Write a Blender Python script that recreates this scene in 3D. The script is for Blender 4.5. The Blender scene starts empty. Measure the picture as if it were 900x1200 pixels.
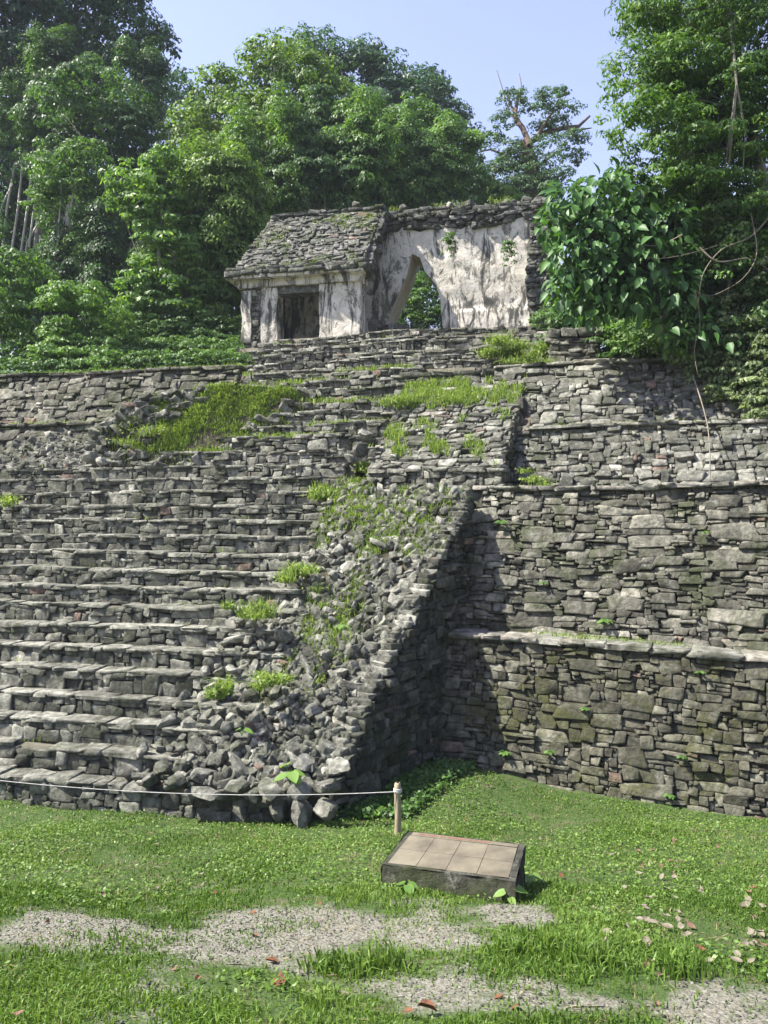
import bpy, math, random
import numpy as np

random.seed(7)
RNG = np.random.default_rng(11)
K = 1.2            # metres per layout unit
EYE = 2.95         # camera height in layout units
FPX = 900.0
scene = bpy.context.scene
COL = scene.collection

# ------------------------------------------------------------------ helpers
def pt(x, y, d):
    """point seen at photo position x, y (900x1200) at distance d"""
    return np.array([(x - 450) / FPX * d, d, EYE + (600 - y) / FPX * d])

def V(*a):
    return np.array(a, dtype=float)

def unit(v):
    v = np.asarray(v, float)
    return v / (np.linalg.norm(v) + 1e-12)

def sstep(a, b, x):
    t = np.clip((np.asarray(x, float) - a) / (b - a), 0, 1)
    return t * t * (3 - 2 * t)

_FN = {}
def fnoise(x, y, seed=0, octs=3, f=1.0):
    """cheap smooth 2-D noise made of rotated sines, about -1..1"""
    key = (seed, octs, f)
    if key not in _FN:
        r = np.random.default_rng(seed); lst = []; amp = 1; tot = 0
        for o in range(octs):
            for k in range(3):
                a = r.uniform(0, 6.28); p = r.uniform(0, 6.28); q = f * r.uniform(.75, 1.3)
                lst.append((amp, 2 * q * math.cos(a), 2 * q * math.sin(a), p))
            tot += amp * 1.6; amp *= .55; f *= 2.1
        _FN[key] = [(a / tot, b, c, p) for a, b, c, p in lst]
    out = 0
    for a, b, c, p in _FN[key]: out = out + a * np.sin(b * x + c * y + p)
    return out

def mesh_np(name, verts, faces, mats, parent=None, base=None, attrs=None, smooth=False, midx=None, label=None):
    """one mesh object; faces = list of int arrays (n,k)"""
    base = np.zeros(3) if base is None else base
    me = bpy.data.meshes.new(name)
    v = ((np.asarray(verts, float) - base) * K).astype(np.float32)
    if not isinstance(faces, list):
        faces = [faces]
    faces = [np.asarray(f, np.int32) for f in faces if len(f)]
    loops = np.concatenate([f.ravel() for f in faces])
    tot = np.concatenate([np.full(len(f), f.shape[1], np.int32) for f in faces])
    start = np.concatenate([[0], np.cumsum(tot)[:-1]]).astype(np.int32)
    me.vertices.add(len(v)); me.loops.add(len(loops)); me.polygons.add(len(tot))
    me.vertices.foreach_set('co', v.ravel())
    me.loops.foreach_set('vertex_index', loops)
    me.polygons.foreach_set('loop_start', start)
    me.polygons.foreach_set('loop_total', tot)
    if smooth:
        me.polygons.foreach_set('use_smooth', np.ones(len(tot), bool))
    mats = mats if isinstance(mats, (list, tuple)) else [mats]
    for m in mats:
        me.materials.append(m)
    if midx is not None:
        me.polygons.foreach_set('material_index', np.asarray(midx, np.int32))
    for an, (dom, arr) in (attrs or {}).items():
        a = me.attributes.new(an, 'FLOAT', dom)
        a.data.foreach_set('value', np.asarray(arr, np.float32))
    me.update(calc_edges=True)
    o = bpy.data.objects.new(name, me)
    COL.objects.link(o)
    if parent is not None:
        o.parent = parent
    else:
        o.location = base * K
    if label: o['label'] = label
    return o

def thing(name, label, cat, loc, group=None):
    o = bpy.data.objects.new(name, None)
    o.empty_display_size = .2
    COL.objects.link(o)
    o.location = np.asarray(loc) * K
    o['label'] = label; o['category'] = cat
    if group: o['group'] = group
    return o

def tag(o, label=None, cat=None, group=None, kind=None):
    for k, v in (('label', label), ('category', cat), ('group', group), ('kind', kind)):
        if v: o[k] = v
    return o

class Soup:
    """collects verts / quads / tris with per-face tint and material"""
    def __init__(s): s.v = []; s.f = []; s.t = []; s.m = []; s.n = 0
    def add(s, v, f, tint=.5, m=0):
        v = np.asarray(v, float).reshape(-1, 3); f = np.asarray(f, int)
        if len(f) == 0: return
        s.v.append(v); s.f.append(f + s.n); s.n += len(v)
        s.t.append(np.broadcast_to(np.asarray(tint, float), (len(f),)).copy())
        s.m.append(np.full(len(f), m))
    def box(s, o, ax, h, tint=.5, m=0):
        c = np.array([[x, y, z] for x in (-1, 1) for y in (-1, 1) for z in (-1, 1)], float) * h
        s.add(o + c @ np.asarray(ax), [[0, 1, 3, 2], [4, 6, 7, 5], [0, 4, 5, 1], [2, 3, 7, 6], [0, 2, 6, 4], [1, 5, 7, 3]], tint, m)
    def prism(s, poly, back, tint=.5, m=0):
        """poly: ordered outline (n,3); extruded by vector back"""
        import mathutils
        p = np.asarray(poly, float); n = len(p)
        tri = mathutils.geometry.tessellate_polygon([[mathutils.Vector(q) for q in p]])
        s.add(p, tri, tint, m); s.add(p + back, [t[::-1] for t in tri], tint, m)
        vv = np.concatenate([p, p + back])
        s.add(vv, [[i, (i + 1) % n, n + (i + 1) % n, n + i] for i in range(n)], tint, m)
    def grid(s, P, tint=.5, m=0):
        """P (r,c,3)"""
        r, c = P.shape[:2]
        i = (np.arange(r - 1)[:, None] * c + np.arange(c - 1)[None]).ravel()
        s.add(P.reshape(-1, 3), np.stack([i, i + 1, i + c + 1, i + c], 1), tint, m)
    def tube(s, path, rad, sides=6, tint=.5, m=0):
        path = np.asarray(path, float); n = len(path)
        rad = np.broadcast_to(np.asarray(rad, float), (n,))
        tan = np.gradient(path, axis=0)
        vs = []
        for i in range(n):
            t = unit(tan[i]); a = unit(np.cross(t, [0.31, 0.17, .93] if abs(t[2]) < .95 else [1, 0, 0])); b = np.cross(t, a)
            ang = np.linspace(0, 2 * np.pi, sides, endpoint=False)
            vs.append(path[i] + rad[i] * (np.cos(ang)[:, None] * a + np.sin(ang)[:, None] * b))
        f = [[i * sides + j, i * sides + (j + 1) % sides, (i + 1) * sides + (j + 1) % sides, (i + 1) * sides + j] for i in range(n - 1) for j in range(sides)]
        s.add(np.concatenate(vs), f, tint, m)
        s.add(vs[-1], [list(range(k, k + 4)) for k in range(0, sides - 3, 2)], tint, m)
    def build(s, name, mats, parent=None, base=None, smooth=False, label=None):
        groups = {}
        order = []
        for f, t, m in zip(s.f, s.t, s.m):
            groups.setdefault(f.shape[1], []).append((f, t, m))
        fs, ts, ms = [], [], []
        for k, lst in groups.items():
            fs.append(np.concatenate([a for a, _, _ in lst])); ts.append(np.concatenate([b for _, b, _ in lst])); ms.append(np.concatenate([c for _, _, c in lst]))
        return mesh_np(name, np.concatenate(s.v), fs, mats, parent, base, {'tint': ('FACE', np.concatenate(ts))}, smooth, np.concatenate(ms), label)

# ------------------------------------------------------------------ materials
def new_mat(name):
    m = bpy.data.materials.new(name); m.use_nodes = True
    nt = m.node_tree; nt.nodes.clear()
    out = nt.nodes.new('ShaderNodeOutputMaterial')
    return m, nt, out

class NT:
    def __init__(s, nt): s.nt = nt
    def n(s, t, **kw):
        x = s.nt.nodes.new(t)
        for k, v in kw.items():
            if k in x.inputs.keys() if isinstance(k, str) else False:
                pass
            setattr(x, k, v)
        return x
    def link(s, a, b): s.nt.links.new(a, b)
    def noise(s, scale, detail=4, rough=.6, vec=None, dist=0):
        x = s.nt.nodes.new('ShaderNodeTexNoise'); x.inputs['Scale'].default_value = scale
        x.inputs['Detail'].default_value = detail; x.inputs['Roughness'].default_value = rough; x.inputs['Distortion'].default_value = dist
        if vec is not None: s.link(vec, x.inputs['Vector'])
        return x.outputs['Fac']
    def ramp(s, fac, stops):
        x = s.nt.nodes.new('ShaderNodeValToRGB'); e = x.color_ramp.elements
        while len(e) < len(stops): e.new(.5)
        for i, (p, c) in enumerate(stops):
            e[i].position = p; e[i].color = (c[0], c[1], c[2], 1) if not isinstance(c, (int, float)) else (c, c, c, 1)
        s.link(fac, x.inputs['Fac']); return x.outputs['Color']
    def mix(s, fac, a, b, mode='MIX'):
        x = s.nt.nodes.new('ShaderNodeMix'); x.data_type = 'RGBA'; x.blend_type = mode
        for sock, val in ((x.inputs['Factor'], fac), (x.inputs[6], a), (x.inputs[7], b)):
            if isinstance(val, (int, float)): sock.default_value = val
            elif isinstance(val, tuple): sock.default_value = (*val, 1)
            else: s.link(val, sock)
        return x.outputs[2]
    def math(s, op, a, b=0):
        x = s.nt.nodes.new('ShaderNodeMath'); x.operation = op
        for i, val in enumerate((a, b)):
            if isinstance(val, (int, float)): x.inputs[i].default_value = val
            else: s.link(val, x.inputs[i])
        return x.outputs[0]
    def attr(s, name):
        x = s.nt.nodes.new('ShaderNodeAttribute'); x.attribute_name = name; return x.outputs['Fac']
    def coords(s, scale=(1, 1, 1)):
        t = s.nt.nodes.new('ShaderNodeNewGeometry')
        mp = s.nt.nodes.new('ShaderNodeMapping'); mp.inputs['Scale'].default_value = scale
        s.link(t.outputs['Position'], mp.inputs['Vector']); return mp.outputs['Vector']
    def bump(s, h, strength=.5, dist=.02, normal=None):
        x = s.nt.nodes.new('ShaderNodeBump'); x.inputs['Strength'].default_value = strength; x.inputs['Distance'].default_value = dist
        s.link(h, x.inputs['Height'])
        if normal is not None: s.link(normal, x.inputs['Normal'])
        return x.outputs['Normal']
    def bsdf(s, color, rough=.9, normal=None, spec=.25):
        x = s.nt.nodes.new('ShaderNodeBsdfPrincipled')
        if isinstance(color, tuple): x.inputs['Base Color'].default_value = (*color, 1)
        else: s.link(color, x.inputs['Base Color'])
        x.inputs['Roughness'].default_value = rough; x.inputs['Specular IOR Level'].default_value = spec
        if normal is not None: s.link(normal, x.inputs['Normal'])
        return x.outputs[0]

def stone_mat(name, dark=(.054, .056, .044), mid=(.143, .144, .117), light=(.335, .332, .275), moss=.35, lichen=.3, mossc=(.045, .06, .018), warm=(.2, .145, .115)):
    m, nt, out = new_mat(name); N = NT(nt)
    co = N.coords()
    c = N.ramp(N.attr('tint'), [(0, dark), (.5, mid), (.93, light), (1, warm)])
    n1 = N.noise(9, 6, .65, co)
    c = N.mix(.85, c, N.ramp(n1, [(.3, .22), (.5, .8), (.68, 1.5)]), 'MULTIPLY')
    # lichen crusts
    n2 = N.noise(5.5, 7, .7, co, .6)
    c = N.mix(N.math('MULTIPLY', N.ramp(n2, [(.56, 0), (.64, 1)]), lichen), c, (.42, .43, .37))
    # dark algae
    n3 = N.noise(2.3, 6, .7, N.coords((1, 1, .45)), .4)
    c = N.mix(N.math('MULTIPLY', N.ramp(n3, [(.51, 0), (.64, 1)]), .66), c, (.04, .042, .034))
    # moss
    n4 = N.noise(1.7, 8, .72, co, .8)
    c = N.mix(N.math('MULTIPLY', N.ramp(n4, [(.5, 0), (.63, 1)]), moss), c, mossc)
    h1 = N.noise(17, 8, .75, co)
    h2 = N.nt.nodes.new('ShaderNodeTexVoronoi'); h2.inputs['Scale'].default_value = 16; N.link(co, h2.inputs['Vector'])
    nb = N.bump(h1, 1.0, .05)
    nb = N.bump(h2.outputs['Distance'], .4, .02, nb)
    N.link(N.bsdf(c, .93, nb, .15), out.inputs['Surface'])
    return m

def soil_mat(name, a, b, sc=8, rough=.95, pebbles=0):
    m, nt, out = new_mat(name); N = NT(nt); co = N.coords()
    n = N.noise(sc, 8, .7, co)
    c = N.ramp(n, [(.3, a), (.7, b)])
    nb = N.bump(N.noise(sc * 5, 6, .7, co), .8, .02)
    N.link(N.bsdf(c, rough, nb, .1), out.inputs['Surface'])
    return m

def leaf_mat(name, dark, mid, light, trans=.32, rough=.5):
    m, nt, out = new_mat(name); N = NT(nt)
    c = N.ramp(N.attr('tint'), [(0, dark), (.55, mid), (1, light)])
    b = N.bsdf(c, rough, None, .35)
    t = nt.nodes.new('ShaderNodeBsdfTranslucent')
    N.link(N.mix(1.0, c, (1.25, 1.3, .55), 'MULTIPLY'), t.inputs['Color'])
    x = nt.nodes.new('ShaderNodeMixShader'); x.inputs[0].default_value = trans
    N.link(b, x.inputs[1]); N.link(t.outputs[0], x.inputs[2]); N.link(x.outputs[0], out.inputs['Surface'])
    return m

def plain_mat(name, c1, c2, sc=12, rough=.8, bump=.4, stretch=(1, 1, 1)):
    m, nt, out = new_mat(name); N = NT(nt); co = N.coords(stretch)
    c = N.ramp(N.noise(sc, 6, .65, co), [(.3, c1), (.7, c2)])
    N.link(N.bsdf(c, rough, N.bump(N.noise(sc * 3, 5, .6, co), bump, .01), .2), out.inputs['Surface'])
    return m

def plaster_mat(name):
    m, nt, out = new_mat(name); N = NT(nt); co = N.coords()
    c = N.ramp(N.noise(3, 6, .7, co), [(.3, (.4, .365, .3)), (.55, (.58, .545, .47)), (.8, (.7, .67, .59))])
    # vertical black algae runs
    st = N.noise(1.3, 8, .72, N.coords((1.9, 1.9, .45)), .8)
    c = N.mix(N.math('MULTIPLY', N.ramp(st, [(.515, 0), (.575, 1)]), .92), c, (.045, .047, .042))
    st2 = N.noise(2.2, 9, .78, N.coords((1.2, 1.2, .7)), .9)
    c = N.mix(N.math('MULTIPLY', N.ramp(st2, [(.515, 0), (.58, 1)]), .85), c, (.085, .083, .07))
    # holes and flaked patches
    ho = N.noise(7, 4, .6, co, .2)
    c = N.mix(N.ramp(ho, [(.68, 0), (.71, 1)]), c, (.05, .05, .045))
    nb = N.bump(N.noise(6, 8, .7, co), .7, .05)
    N.link(N.bsdf(c, .9, nb, .15), out.inputs['Surface'])
    return m

M = {}
M['stone'] = stone_mat('weathered limestone')
M['stone_wall'] = stone_mat('limestone wall', (.055, .054, .042), (.145, .14, .112), (.31, .298, .24), moss=.6, lichen=.3)
M['stone_up'] = stone_mat('pale upper limestone', (.06, .062, .05), (.158, .157, .13), (.345, .34, .288), moss=.4, lichen=.4)
M['stone_low'] = stone_mat('mossy lower limestone', (.048, .047, .035), (.125, .121, .088), (.255, .247, .19), moss=.75, lichen=.2, mossc=(.06, .065, .02))
M['stone_shade'] = stone_mat('mossy limestone with painted shade', (.03, .032, .027), (.085, .088, .07), (.17, .17, .14), moss=.8, lichen=.08, mossc=(.03, .042, .014))  # mossy stone, its tone also darkened to paint in the ramp side's shade
M['stone_roof'] = stone_mat('roof stone', (.09, .09, .08), (.145, .145, .13), (.22, .215, .19), moss=.7, lichen=.5)
M['mortar'] = soil_mat('old mortar', (.06, .057, .043), (.16, .15, .115), 9)
M['earth'] = soil_mat('dark earth', (.03, .028, .019), (.075, .068, .045), 7)
M['plaster'] = plaster_mat('stained stucco')
M['tanplaster'] = plain_mat('tan bare stucco', (.42, .35, .26), (.6, .52, .42), 4, .9)
M['bark'] = plain_mat('grey bark', (.12, .105, .085), (.3, .28, .24), 6, .9, .6, (1, 1, .3))
M['palebark'] = plain_mat('pale bark', (.3, .28, .24), (.5, .47, .42), 6, .9, .5, (1, 1, .3))
M['redbark'] = plain_mat('red brown bark', (.07, .05, .04), (.15, .11, .088), 6, .9, .5)
M['liana'] = plain_mat('dry liana', (.09, .078, .055), (.2, .175, .135), 10, .8, .3)
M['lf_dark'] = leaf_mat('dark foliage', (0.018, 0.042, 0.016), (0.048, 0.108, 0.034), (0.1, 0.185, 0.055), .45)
M['lf_blue'] = leaf_mat('deep blue green foliage', (0.016, 0.042, 0.023), (0.04, 0.098, 0.046), (0.085, 0.165, 0.068), .45)
M['lf_mid'] = leaf_mat('mid green foliage', (0.028, 0.062, 0.016), (0.075, 0.155, 0.034), (0.155, 0.265, 0.06), .45)
M['lf_yel'] = leaf_mat('yellow green foliage', (.036, .07, .013), (.1, .18, .03), (.19, .29, .055), .45)
M['lf_tree'] = leaf_mat('overhanging tree foliage', (.022, .058, .012), (.07, .15, .026), (.16, .26, .05), .45)
M['lf_bright'] = leaf_mat('bright green foliage', (0.04, 0.09, 0.02), (0.115, 0.22, 0.045), (0.22, 0.34, 0.085), .45)
M['lf_pale'] = leaf_mat('pale grey green foliage', (0.06, 0.09, 0.035), (0.15, 0.2, 0.085), (0.26, 0.32, 0.15), .45)
M['lf_big'] = leaf_mat('glossy big leaf', (.018, .05, .014), (.05, .125, .028), (.115, .22, .055), .3, .5)
M['grass'] = leaf_mat('lawn grass', (.035, .075, .011), (.095, .17, .024), (.19, .27, .06), .34, .5)
M['drygrass'] = leaf_mat('sunny wild grass', (.08, .125, .025), (.185, .275, .055), (.33, .375, .13), .42, .6)
M['deadleaf'] = plain_mat('rust dead leaf', (.06, .028, .015), (.17, .072, .033), 30, .7, .3)
M['paleleaf'] = plain_mat('bleached dead leaf', (.085, .073, .05), (.2, .178, .13), 30, .8, .3)
M['brownleaf'] = plain_mat('brown dead leaf', (.08, .045, .03), (.2, .12, .085), 30, .75, .3)
M['pebble'] = stone_mat('path pebbles', (.095, .093, .076), (.185, .182, .152), (.33, .325, .285), moss=.05, lichen=.1)

# ------------------------------------------------------------------ stones
def _template(n=3, k=5.0):
    idx = {}; vs = []; fs = []
    def vid(p):
        key = tuple(p)
        if key not in idx: idx[key] = len(vs); vs.append(p)
        return idx[key]
    for ax in range(3):
        for sgn in (0, n):
            for i in range(n):
                for j in range(n):
                    q = []
                    for (a, b) in ((i, j), (i + 1, j), (i + 1, j + 1), (i, j + 1)):
                        p = [0, 0, 0]; p[ax] = sgn; p[(ax + 1) % 3] = a; p[(ax + 2) % 3] = b; q.append(vid(p))
                    fs.append(q if sgn else q[::-1])
    v = np.array(vs, float) / n * 2 - 1
    if n == 3: v = np.where(np.abs(v) < .9, v * 2.25, v)
    v = v / (np.abs(v) ** k).sum(1, keepdims=True) ** (1 / k)
    return v, np.array(fs)
TV, TF = _template(3, 11.0)
TV4, TF4 = _template(4, 4.0)

def stone_verts(C, A, H, rng, amp=.1, taper=.16, tmpl=TV):
    n = len(C); V0 = tmpl
    P = np.broadcast_to(V0, (n,) + V0.shape).copy()
    for (i, j) in ((0, 1), (1, 0), (2, 0), (2, 1)):
        P[:, :, i] *= 1 + rng.uniform(-taper, taper, (n, 1)) * V0[None, :, j]
    P[:, :, 0] += rng.uniform(-taper, taper, (n, 1)) * V0[None, :, 1]
    d = 0
    for k in range(5):
        f = rng.normal(0, 1, (n, 3)); f *= (rng.uniform(1.4, 4.2, (n, 1)) / np.linalg.norm(f, axis=1, keepdims=True))
        d = d + np.sin(np.einsum('vk,nk->nv', V0, f) + rng.uniform(0, 6.28, (n, 1)))
    P *= (1 + amp * d / 2)[:, :, None]
    P = P + rng.normal(0, .06, P.shape)
    P *= H[:, None, :]
    return C[:, None, :] + np.einsum('nvk,nkj->nvj', P, A)

def stone_soup(S, C, A, H, rng, tint=None, amp=.1, taper=.16, m=0, tmpl=(TV, TF)):
    C = np.asarray(C, float); n = len(C)
    if n == 0: return
    v = stone_verts(C, np.asarray(A, float), np.asarray(H, float), rng, amp, taper, tmpl[0])
    f = (tmpl[1][None] + (np.arange(n) * len(tmpl[0]))[:, None, None]).reshape(-1, 4)
    if tint is None:
        tint = np.clip(rng.beta(2.2, 2.4, n), 0, .95); tint[rng.random(n) < .012] = 1
    S.add(v.reshape(-1, 3), f, np.repeat(tint, len(tmpl[1])), m)

def pack(W, H, cu, cv, rng, sizes, pw):
    nu = max(2, int(round(W / cu))); nv = max(1, int(round(H / cv)))
    occ = np.zeros((nv, nu), bool); R = []
    for j in range(nv):
        for i in range(nu):
            if occ[j, i]: continue
            for _ in range(6):
                a, b = sizes[rng.choice(len(sizes), p=pw)]
                a = max(1, a + rng.integers(-1, 2)); 
                if i + a <= nu and j + b <= nv and not occ[j:j + b, i:i + a].any(): break
            else:
                a = 1; b = 1
                while a < 3 and i + a < nu and not occ[j, i + a]: a += 1
            occ[j:j + b, i:i + a] = True
            R.append((i / nu, (i + a) / nu, j / nv, (j + b) / nv))
    return np.array(R)

SZ_WALL = ([(3, 1), (4, 1), (5, 2), (6, 2), (3, 2), (8, 3), (2, 1), (7, 1), (6, 4), (2, 2), (4, 3), (1, 1), (10, 3), (4, 2), (3, 3)], np.array([.13, .09, .11, .07, .15, .05, .1, .03, .04, .1, .08, .05, .02, .12, .06]))
SZ_STEP = ([(2, 2), (3, 2), (4, 2), (3, 1), (4, 1), (5, 2), (2, 1), (3, 3), (4, 3), (6, 2), (2, 3), (6, 3)], np.array([.14, .16, .13, .1, .07, .08, .1, .07, .06, .04, .04, .03]))
SZ_BIG = ([(4, 2), (6, 2), (7, 3), (9, 4), (11, 5), (3, 1), (5, 1), (14, 4), (2, 1), (3, 2)], np.array([.16, .14, .1, .06, .04, .16, .12, .025, .12, .1]))

def masonry(S, fmap, W, H, rng, cu=.05, cv=.048, sizes=SZ_WALL, thick=.06, jut=.025, mask=None, gap=.003, amp=.11, wav=.02, tintf=None, rot=.05, back=True):
    """fmap(s,t)->(n,3), s,t in 0..1 ; outward normal from dP/ds x dP/dt"""
    R = pack(W, H, cu, cv, rng, sizes[0], sizes[1] / sizes[1].sum())
    s0, s1, t0, t1 = R.T
    # course undulation
    def warp(s, t):
        return t + wav / H * (np.sin(s * W * 2.1 + 3 * t) + .6 * np.sin(s * W * 5.3 + 1.7)) * np.sin(np.pi * np.clip(t, 0, 1)) ** .5
    sc = (s0 + s1) / 2; tc = (t0 + t1) / 2
    if mask is not None:
        k = mask(sc, tc); s0, s1, t0, t1, sc, tc = (q[k] for q in (s0, s1, t0, t1, sc, tc))
    tcw = warp(sc, tc)
    C = fmap(sc, tcw); e = 1e-3
    du = (fmap(s1, tcw) - fmap(s0, tcw)); dv = fmap(sc, warp(sc, t1)) - fmap(sc, warp(sc, t0))
    lu = np.linalg.norm(du, axis=1); lv = np.linalg.norm(dv, axis=1)
    U = du / lu[:, None]; Vv = dv / lv[:, None]
    a = rng.normal(0, rot, len(C)); U, Vv = U * np.cos(a)[:, None] + Vv * np.sin(a)[:, None], Vv * np.cos(a)[:, None] - U * np.sin(a)[:, None]
    N = np.cross(U, Vv); N /= np.linalg.norm(N, axis=1)[:, None]
    Vv = np.cross(N, U)
    n = len(C)
    hx = np.maximum(lu / 2 - gap * rng.uniform(.3, 1.6, n), .012) * 1.04; hy = np.maximum(lv / 2 - gap * rng.uniform(.3, 1.6, n), .01) * 1.04
    hz = np.full(n, thick / 2) * rng.uniform(.8, 1.2, n)
    j = rng.uniform(-jut, jut, n)
    A = np.stack([U, Vv, N], 1)
    tint = np.clip(rng.beta(2.2, 2.4, n), 0, .95); tint[rng.random(n) < .012] = 1
    if tintf is not None: tint = np.clip(tint + tintf(sc, tc), 0, .95)
    stone_soup(S, C + N * (j - thick * .25)[:, None], A, np.stack([hx, hy, hz], 1), rng, tint, amp)
    if back:
        bs = .25 if mask is None else .07; ns = max(2, int(W / bs)); nt_ = max(2, int(H / bs))
        ss, tt = np.meshgrid(np.linspace(0, 1, ns), np.linspace(0, 1, nt_))
        ok = mask(ss.ravel(), tt.ravel()).reshape(ss.shape) if mask is not None else np.ones_like(ss, bool)
        P = fmap(ss.ravel(), tt.ravel())
        Nm = N.mean(0)
        P = (P - Nm * thick * .55).reshape(nt_, ns, 3)
        i = (np.arange(nt_ - 1)[:, None] * ns + np.arange(ns - 1)[None]); 
        q = np.stack([i, i + 1, i + ns + 1, i + ns], 2).reshape(-1, 4)
        q = q[ok.ravel()[q].all(1)]
        S.add(P.reshape(-1, 3), q, .3, 1)

def bilin(bl, br, tr, tl):
    bl, br, tr, tl = map(np.asarray, (bl, br, tr, tl))
    def f(s, t):
        s = np.asarray(s, float)[..., None]; t = np.asarray(t, float)[..., None]
        return (1 - t) * ((1 - s) * bl + s * br) + t * ((1 - s) * tl + s * tr)
    return f

def coping(S, a, b, rng, depth=.2, h=.05, over=.05, lmin=.18, lmax=.5, inward=None, wob=.02, tint=.15):
    """flat slabs along line a->b, lying on top of a wall; inward = unit vector into the mass"""
    a = np.asarray(a); b = np.asarray(b); L = np.linalg.norm(b - a); U = (b - a) / L
    Z = V(0, 0, 1.); In = unit(inward) if inward is not None else unit(np.cross(Z, U))
    In = unit(In - U * In.dot(U)); 
    x = 0; C = []; A = []; H = []
    while x < L:
        l = rng.uniform(lmin, lmax); l = min(l, L - x + .05)
        c = a + U * (x + l / 2) + In * (depth / 2 - over + rng.uniform(-.02, .02)) + Z * (rng.uniform(-.35, .35) * wob + wob * .6 * math.sin(x * 1.9))
        rr = rng.normal(0, .04); r2 = rng.normal(0, .03)
        U2 = unit(U + Z * r2 + In * rr); I2 = unit(In - U2 * In.dot(U2)); Z2 = np.cross(U2, I2)
        if Z2[2] < 0: Z2 = -Z2
        C.append(c); A.append([U2, -I2, Z2] if np.dot(np.cross(U2, -I2), Z2) > 0 else [U2, I2, Z2]); H.append([l / 2 * .99, depth / 2, h / 2 * rng.uniform(.75, 1.25)])
        x += l
    stone_soup(S, np.array(C), np.array(A), np.array(H), rng, np.clip(rng.beta(2, 2, len(C)) * .7 + tint, 0, .95), .09, .1)

# ------------------------------------------------------------------ terrain
TH = math.radians(13)
UX = V(math.cos(TH), -math.sin(TH), 0); UY = V(math.sin(TH), math.cos(TH), 0)
PO = V(-3.0, 7.7, 0)
def P(u, v, z=0):
    u, v, z = np.broadcast_arrays(np.asarray(u, float), np.asarray(v, float), np.asarray(z, float))
    return PO + u[..., None] * UX + v[..., None] * UY + z[..., None] * V(0, 0, 1)

def ground_z(X, Y):
    X = np.asarray(X, float); Y = np.asarray(Y, float)
    z = 1.2 * (7.3 - np.clip(Y, 2.2, 7.3)) / 4.68
    z = np.where(Y < 2.2, 1.2 * 5.1 / 4.68 + .02 * (2.2 - np.maximum(Y, -6)), z)
    z = z + .13 * np.exp(-(((X - .75) / .7) ** 2 + ((Y - 8.2) / .6) ** 2))
    z = z + .02 * fnoise(X, Y, 3, 2, .9)
    q = Y + .3 * X
    hill = 5.05 * sstep(13.9, 16.6, q) + .16 * np.clip(q - 17, 0, 60) + np.where(q > 17, .5 * fnoise(X, Y, 5, 2, .09), 0)
    side = sstep(13, 17, X) * (1 - sstep(8.5, 13, Y)) * 0
    z = np.where(q > 13.9, np.maximum(z * 0, hill), z)
    return z

def ground_hit(x, y):
    d = np.arange(.8, 16, .004)
    k = EYE + (600 - y) / FPX * d <= ground_z((x - 450) / FPX * d, d)
    return pt(x, y, d[np.argmax(k)])

PATH_PTS = np.array([(-3.6, 4.5, .06), (-2.2, 4.2, .1), (-1.55, 3.86, .4), (-.65, 3.68, .68), (.08, 3.76, .62), (.42, 3.4, .3), (.66, 2.95, .3), (1.05, 2.68, .28), (1.45, 2.5, .28), (2.3, 2.2, .2)])
def path_mask(X, Y):
    X = np.asarray(X, float); Y = np.asarray(Y, float)
    best = np.full(X.shape, -9.0)
    for (ax, ay, aw), (bx, by, bw) in zip(PATH_PTS[:-1], PATH_PTS[1:]):
        dx, dy = bx - ax, by - ay
        t = np.clip(((X - ax) * dx + (Y - ay) * dy) / (dx * dx + dy * dy), 0, 1)
        d = np.hypot(X - ax - t * dx, Y - ay - t * dy); w = aw + t * (bw - aw)
        best = np.maximum(best, 1 - d / w)
    n = fnoise(X, Y, 21, 5, 2.4); tail = sstep(.25, .6, X)
    return np.clip(best * .7 + (.62 + .5 * tail) * n + .16 + .12 * sstep(-1.7, -1.2, X) * (1 - tail) - .2 * tail - .25 * sstep(-1.5, -2.1, X), 0, 1)

def lines(dense_a, dense_b, step, far_a, far_b):
    mid = np.arange(dense_a, dense_b, step)
    hi = [mid[-1]]; s = step
    while hi[-1] < far_b: s *= 1.25; hi.append(hi[-1] + s)
    lo = [mid[0]]; s = step
    while lo[-1] > far_a: s *= 1.25; lo.append(lo[-1] - s)
    return np.concatenate([lo[:0:-1], mid, hi[1:]])
gx = lines(-4.6, 5.2, .05, -500, 500); gy = lines(1.6, 9.4, .05, -300, 900)
GX, GY = np.meshgrid(gx, gy)
GZ = ground_z(GX, GY)
# ground material: soil between grass blades
def ground_mat():
    m, nt, out = new_mat('lawn soil'); N = NT(nt); co = N.coords()
    n = N.noise(6, 8, .7, co)
    c = N.ramp(n, [(.3, (.03, .055, .014)), (.52, (.05, .08, .024)), (.66, (.085, .08, .045)), (.82, (.14, .125, .085))])
    pm = N.attr('path')
    g = N.ramp(N.noise(45, 4, .7, co), [(.3, (.07, .066, .048)), (.5, (.155, .149, .118)), (.72, (.26, .253, .21))])
    f = N.math('MULTIPLY', N.ramp(N.math('ADD', pm, N.math('MULTIPLY', N.math('SUBTRACT', N.noise(5, 8, .75, co), .5), 1.5)), [(.25, 0), (.7, 1)]), 1.0)
    c = N.mix(f, c, g)
    vo = nt.nodes.new('ShaderNodeTexVoronoi'); vo.inputs['Scale'].default_value = 60; N.link(co, vo.inputs['Vector'])
    nb = N.bump(vo.outputs['Distance'], .6, .012, N.bump(N.noise(30, 6, .7, co), .6, .02))
    N.link(N.bsdf(c, .95, nb, .1), out.inputs['Surface'])
    return m
M['ground'] = ground_mat()
S = Soup()
nx, ny = len(gx), len(gy)
gi = (np.arange(ny - 1)[:, None] * nx + np.arange(nx - 1)[None]).ravel()
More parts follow.
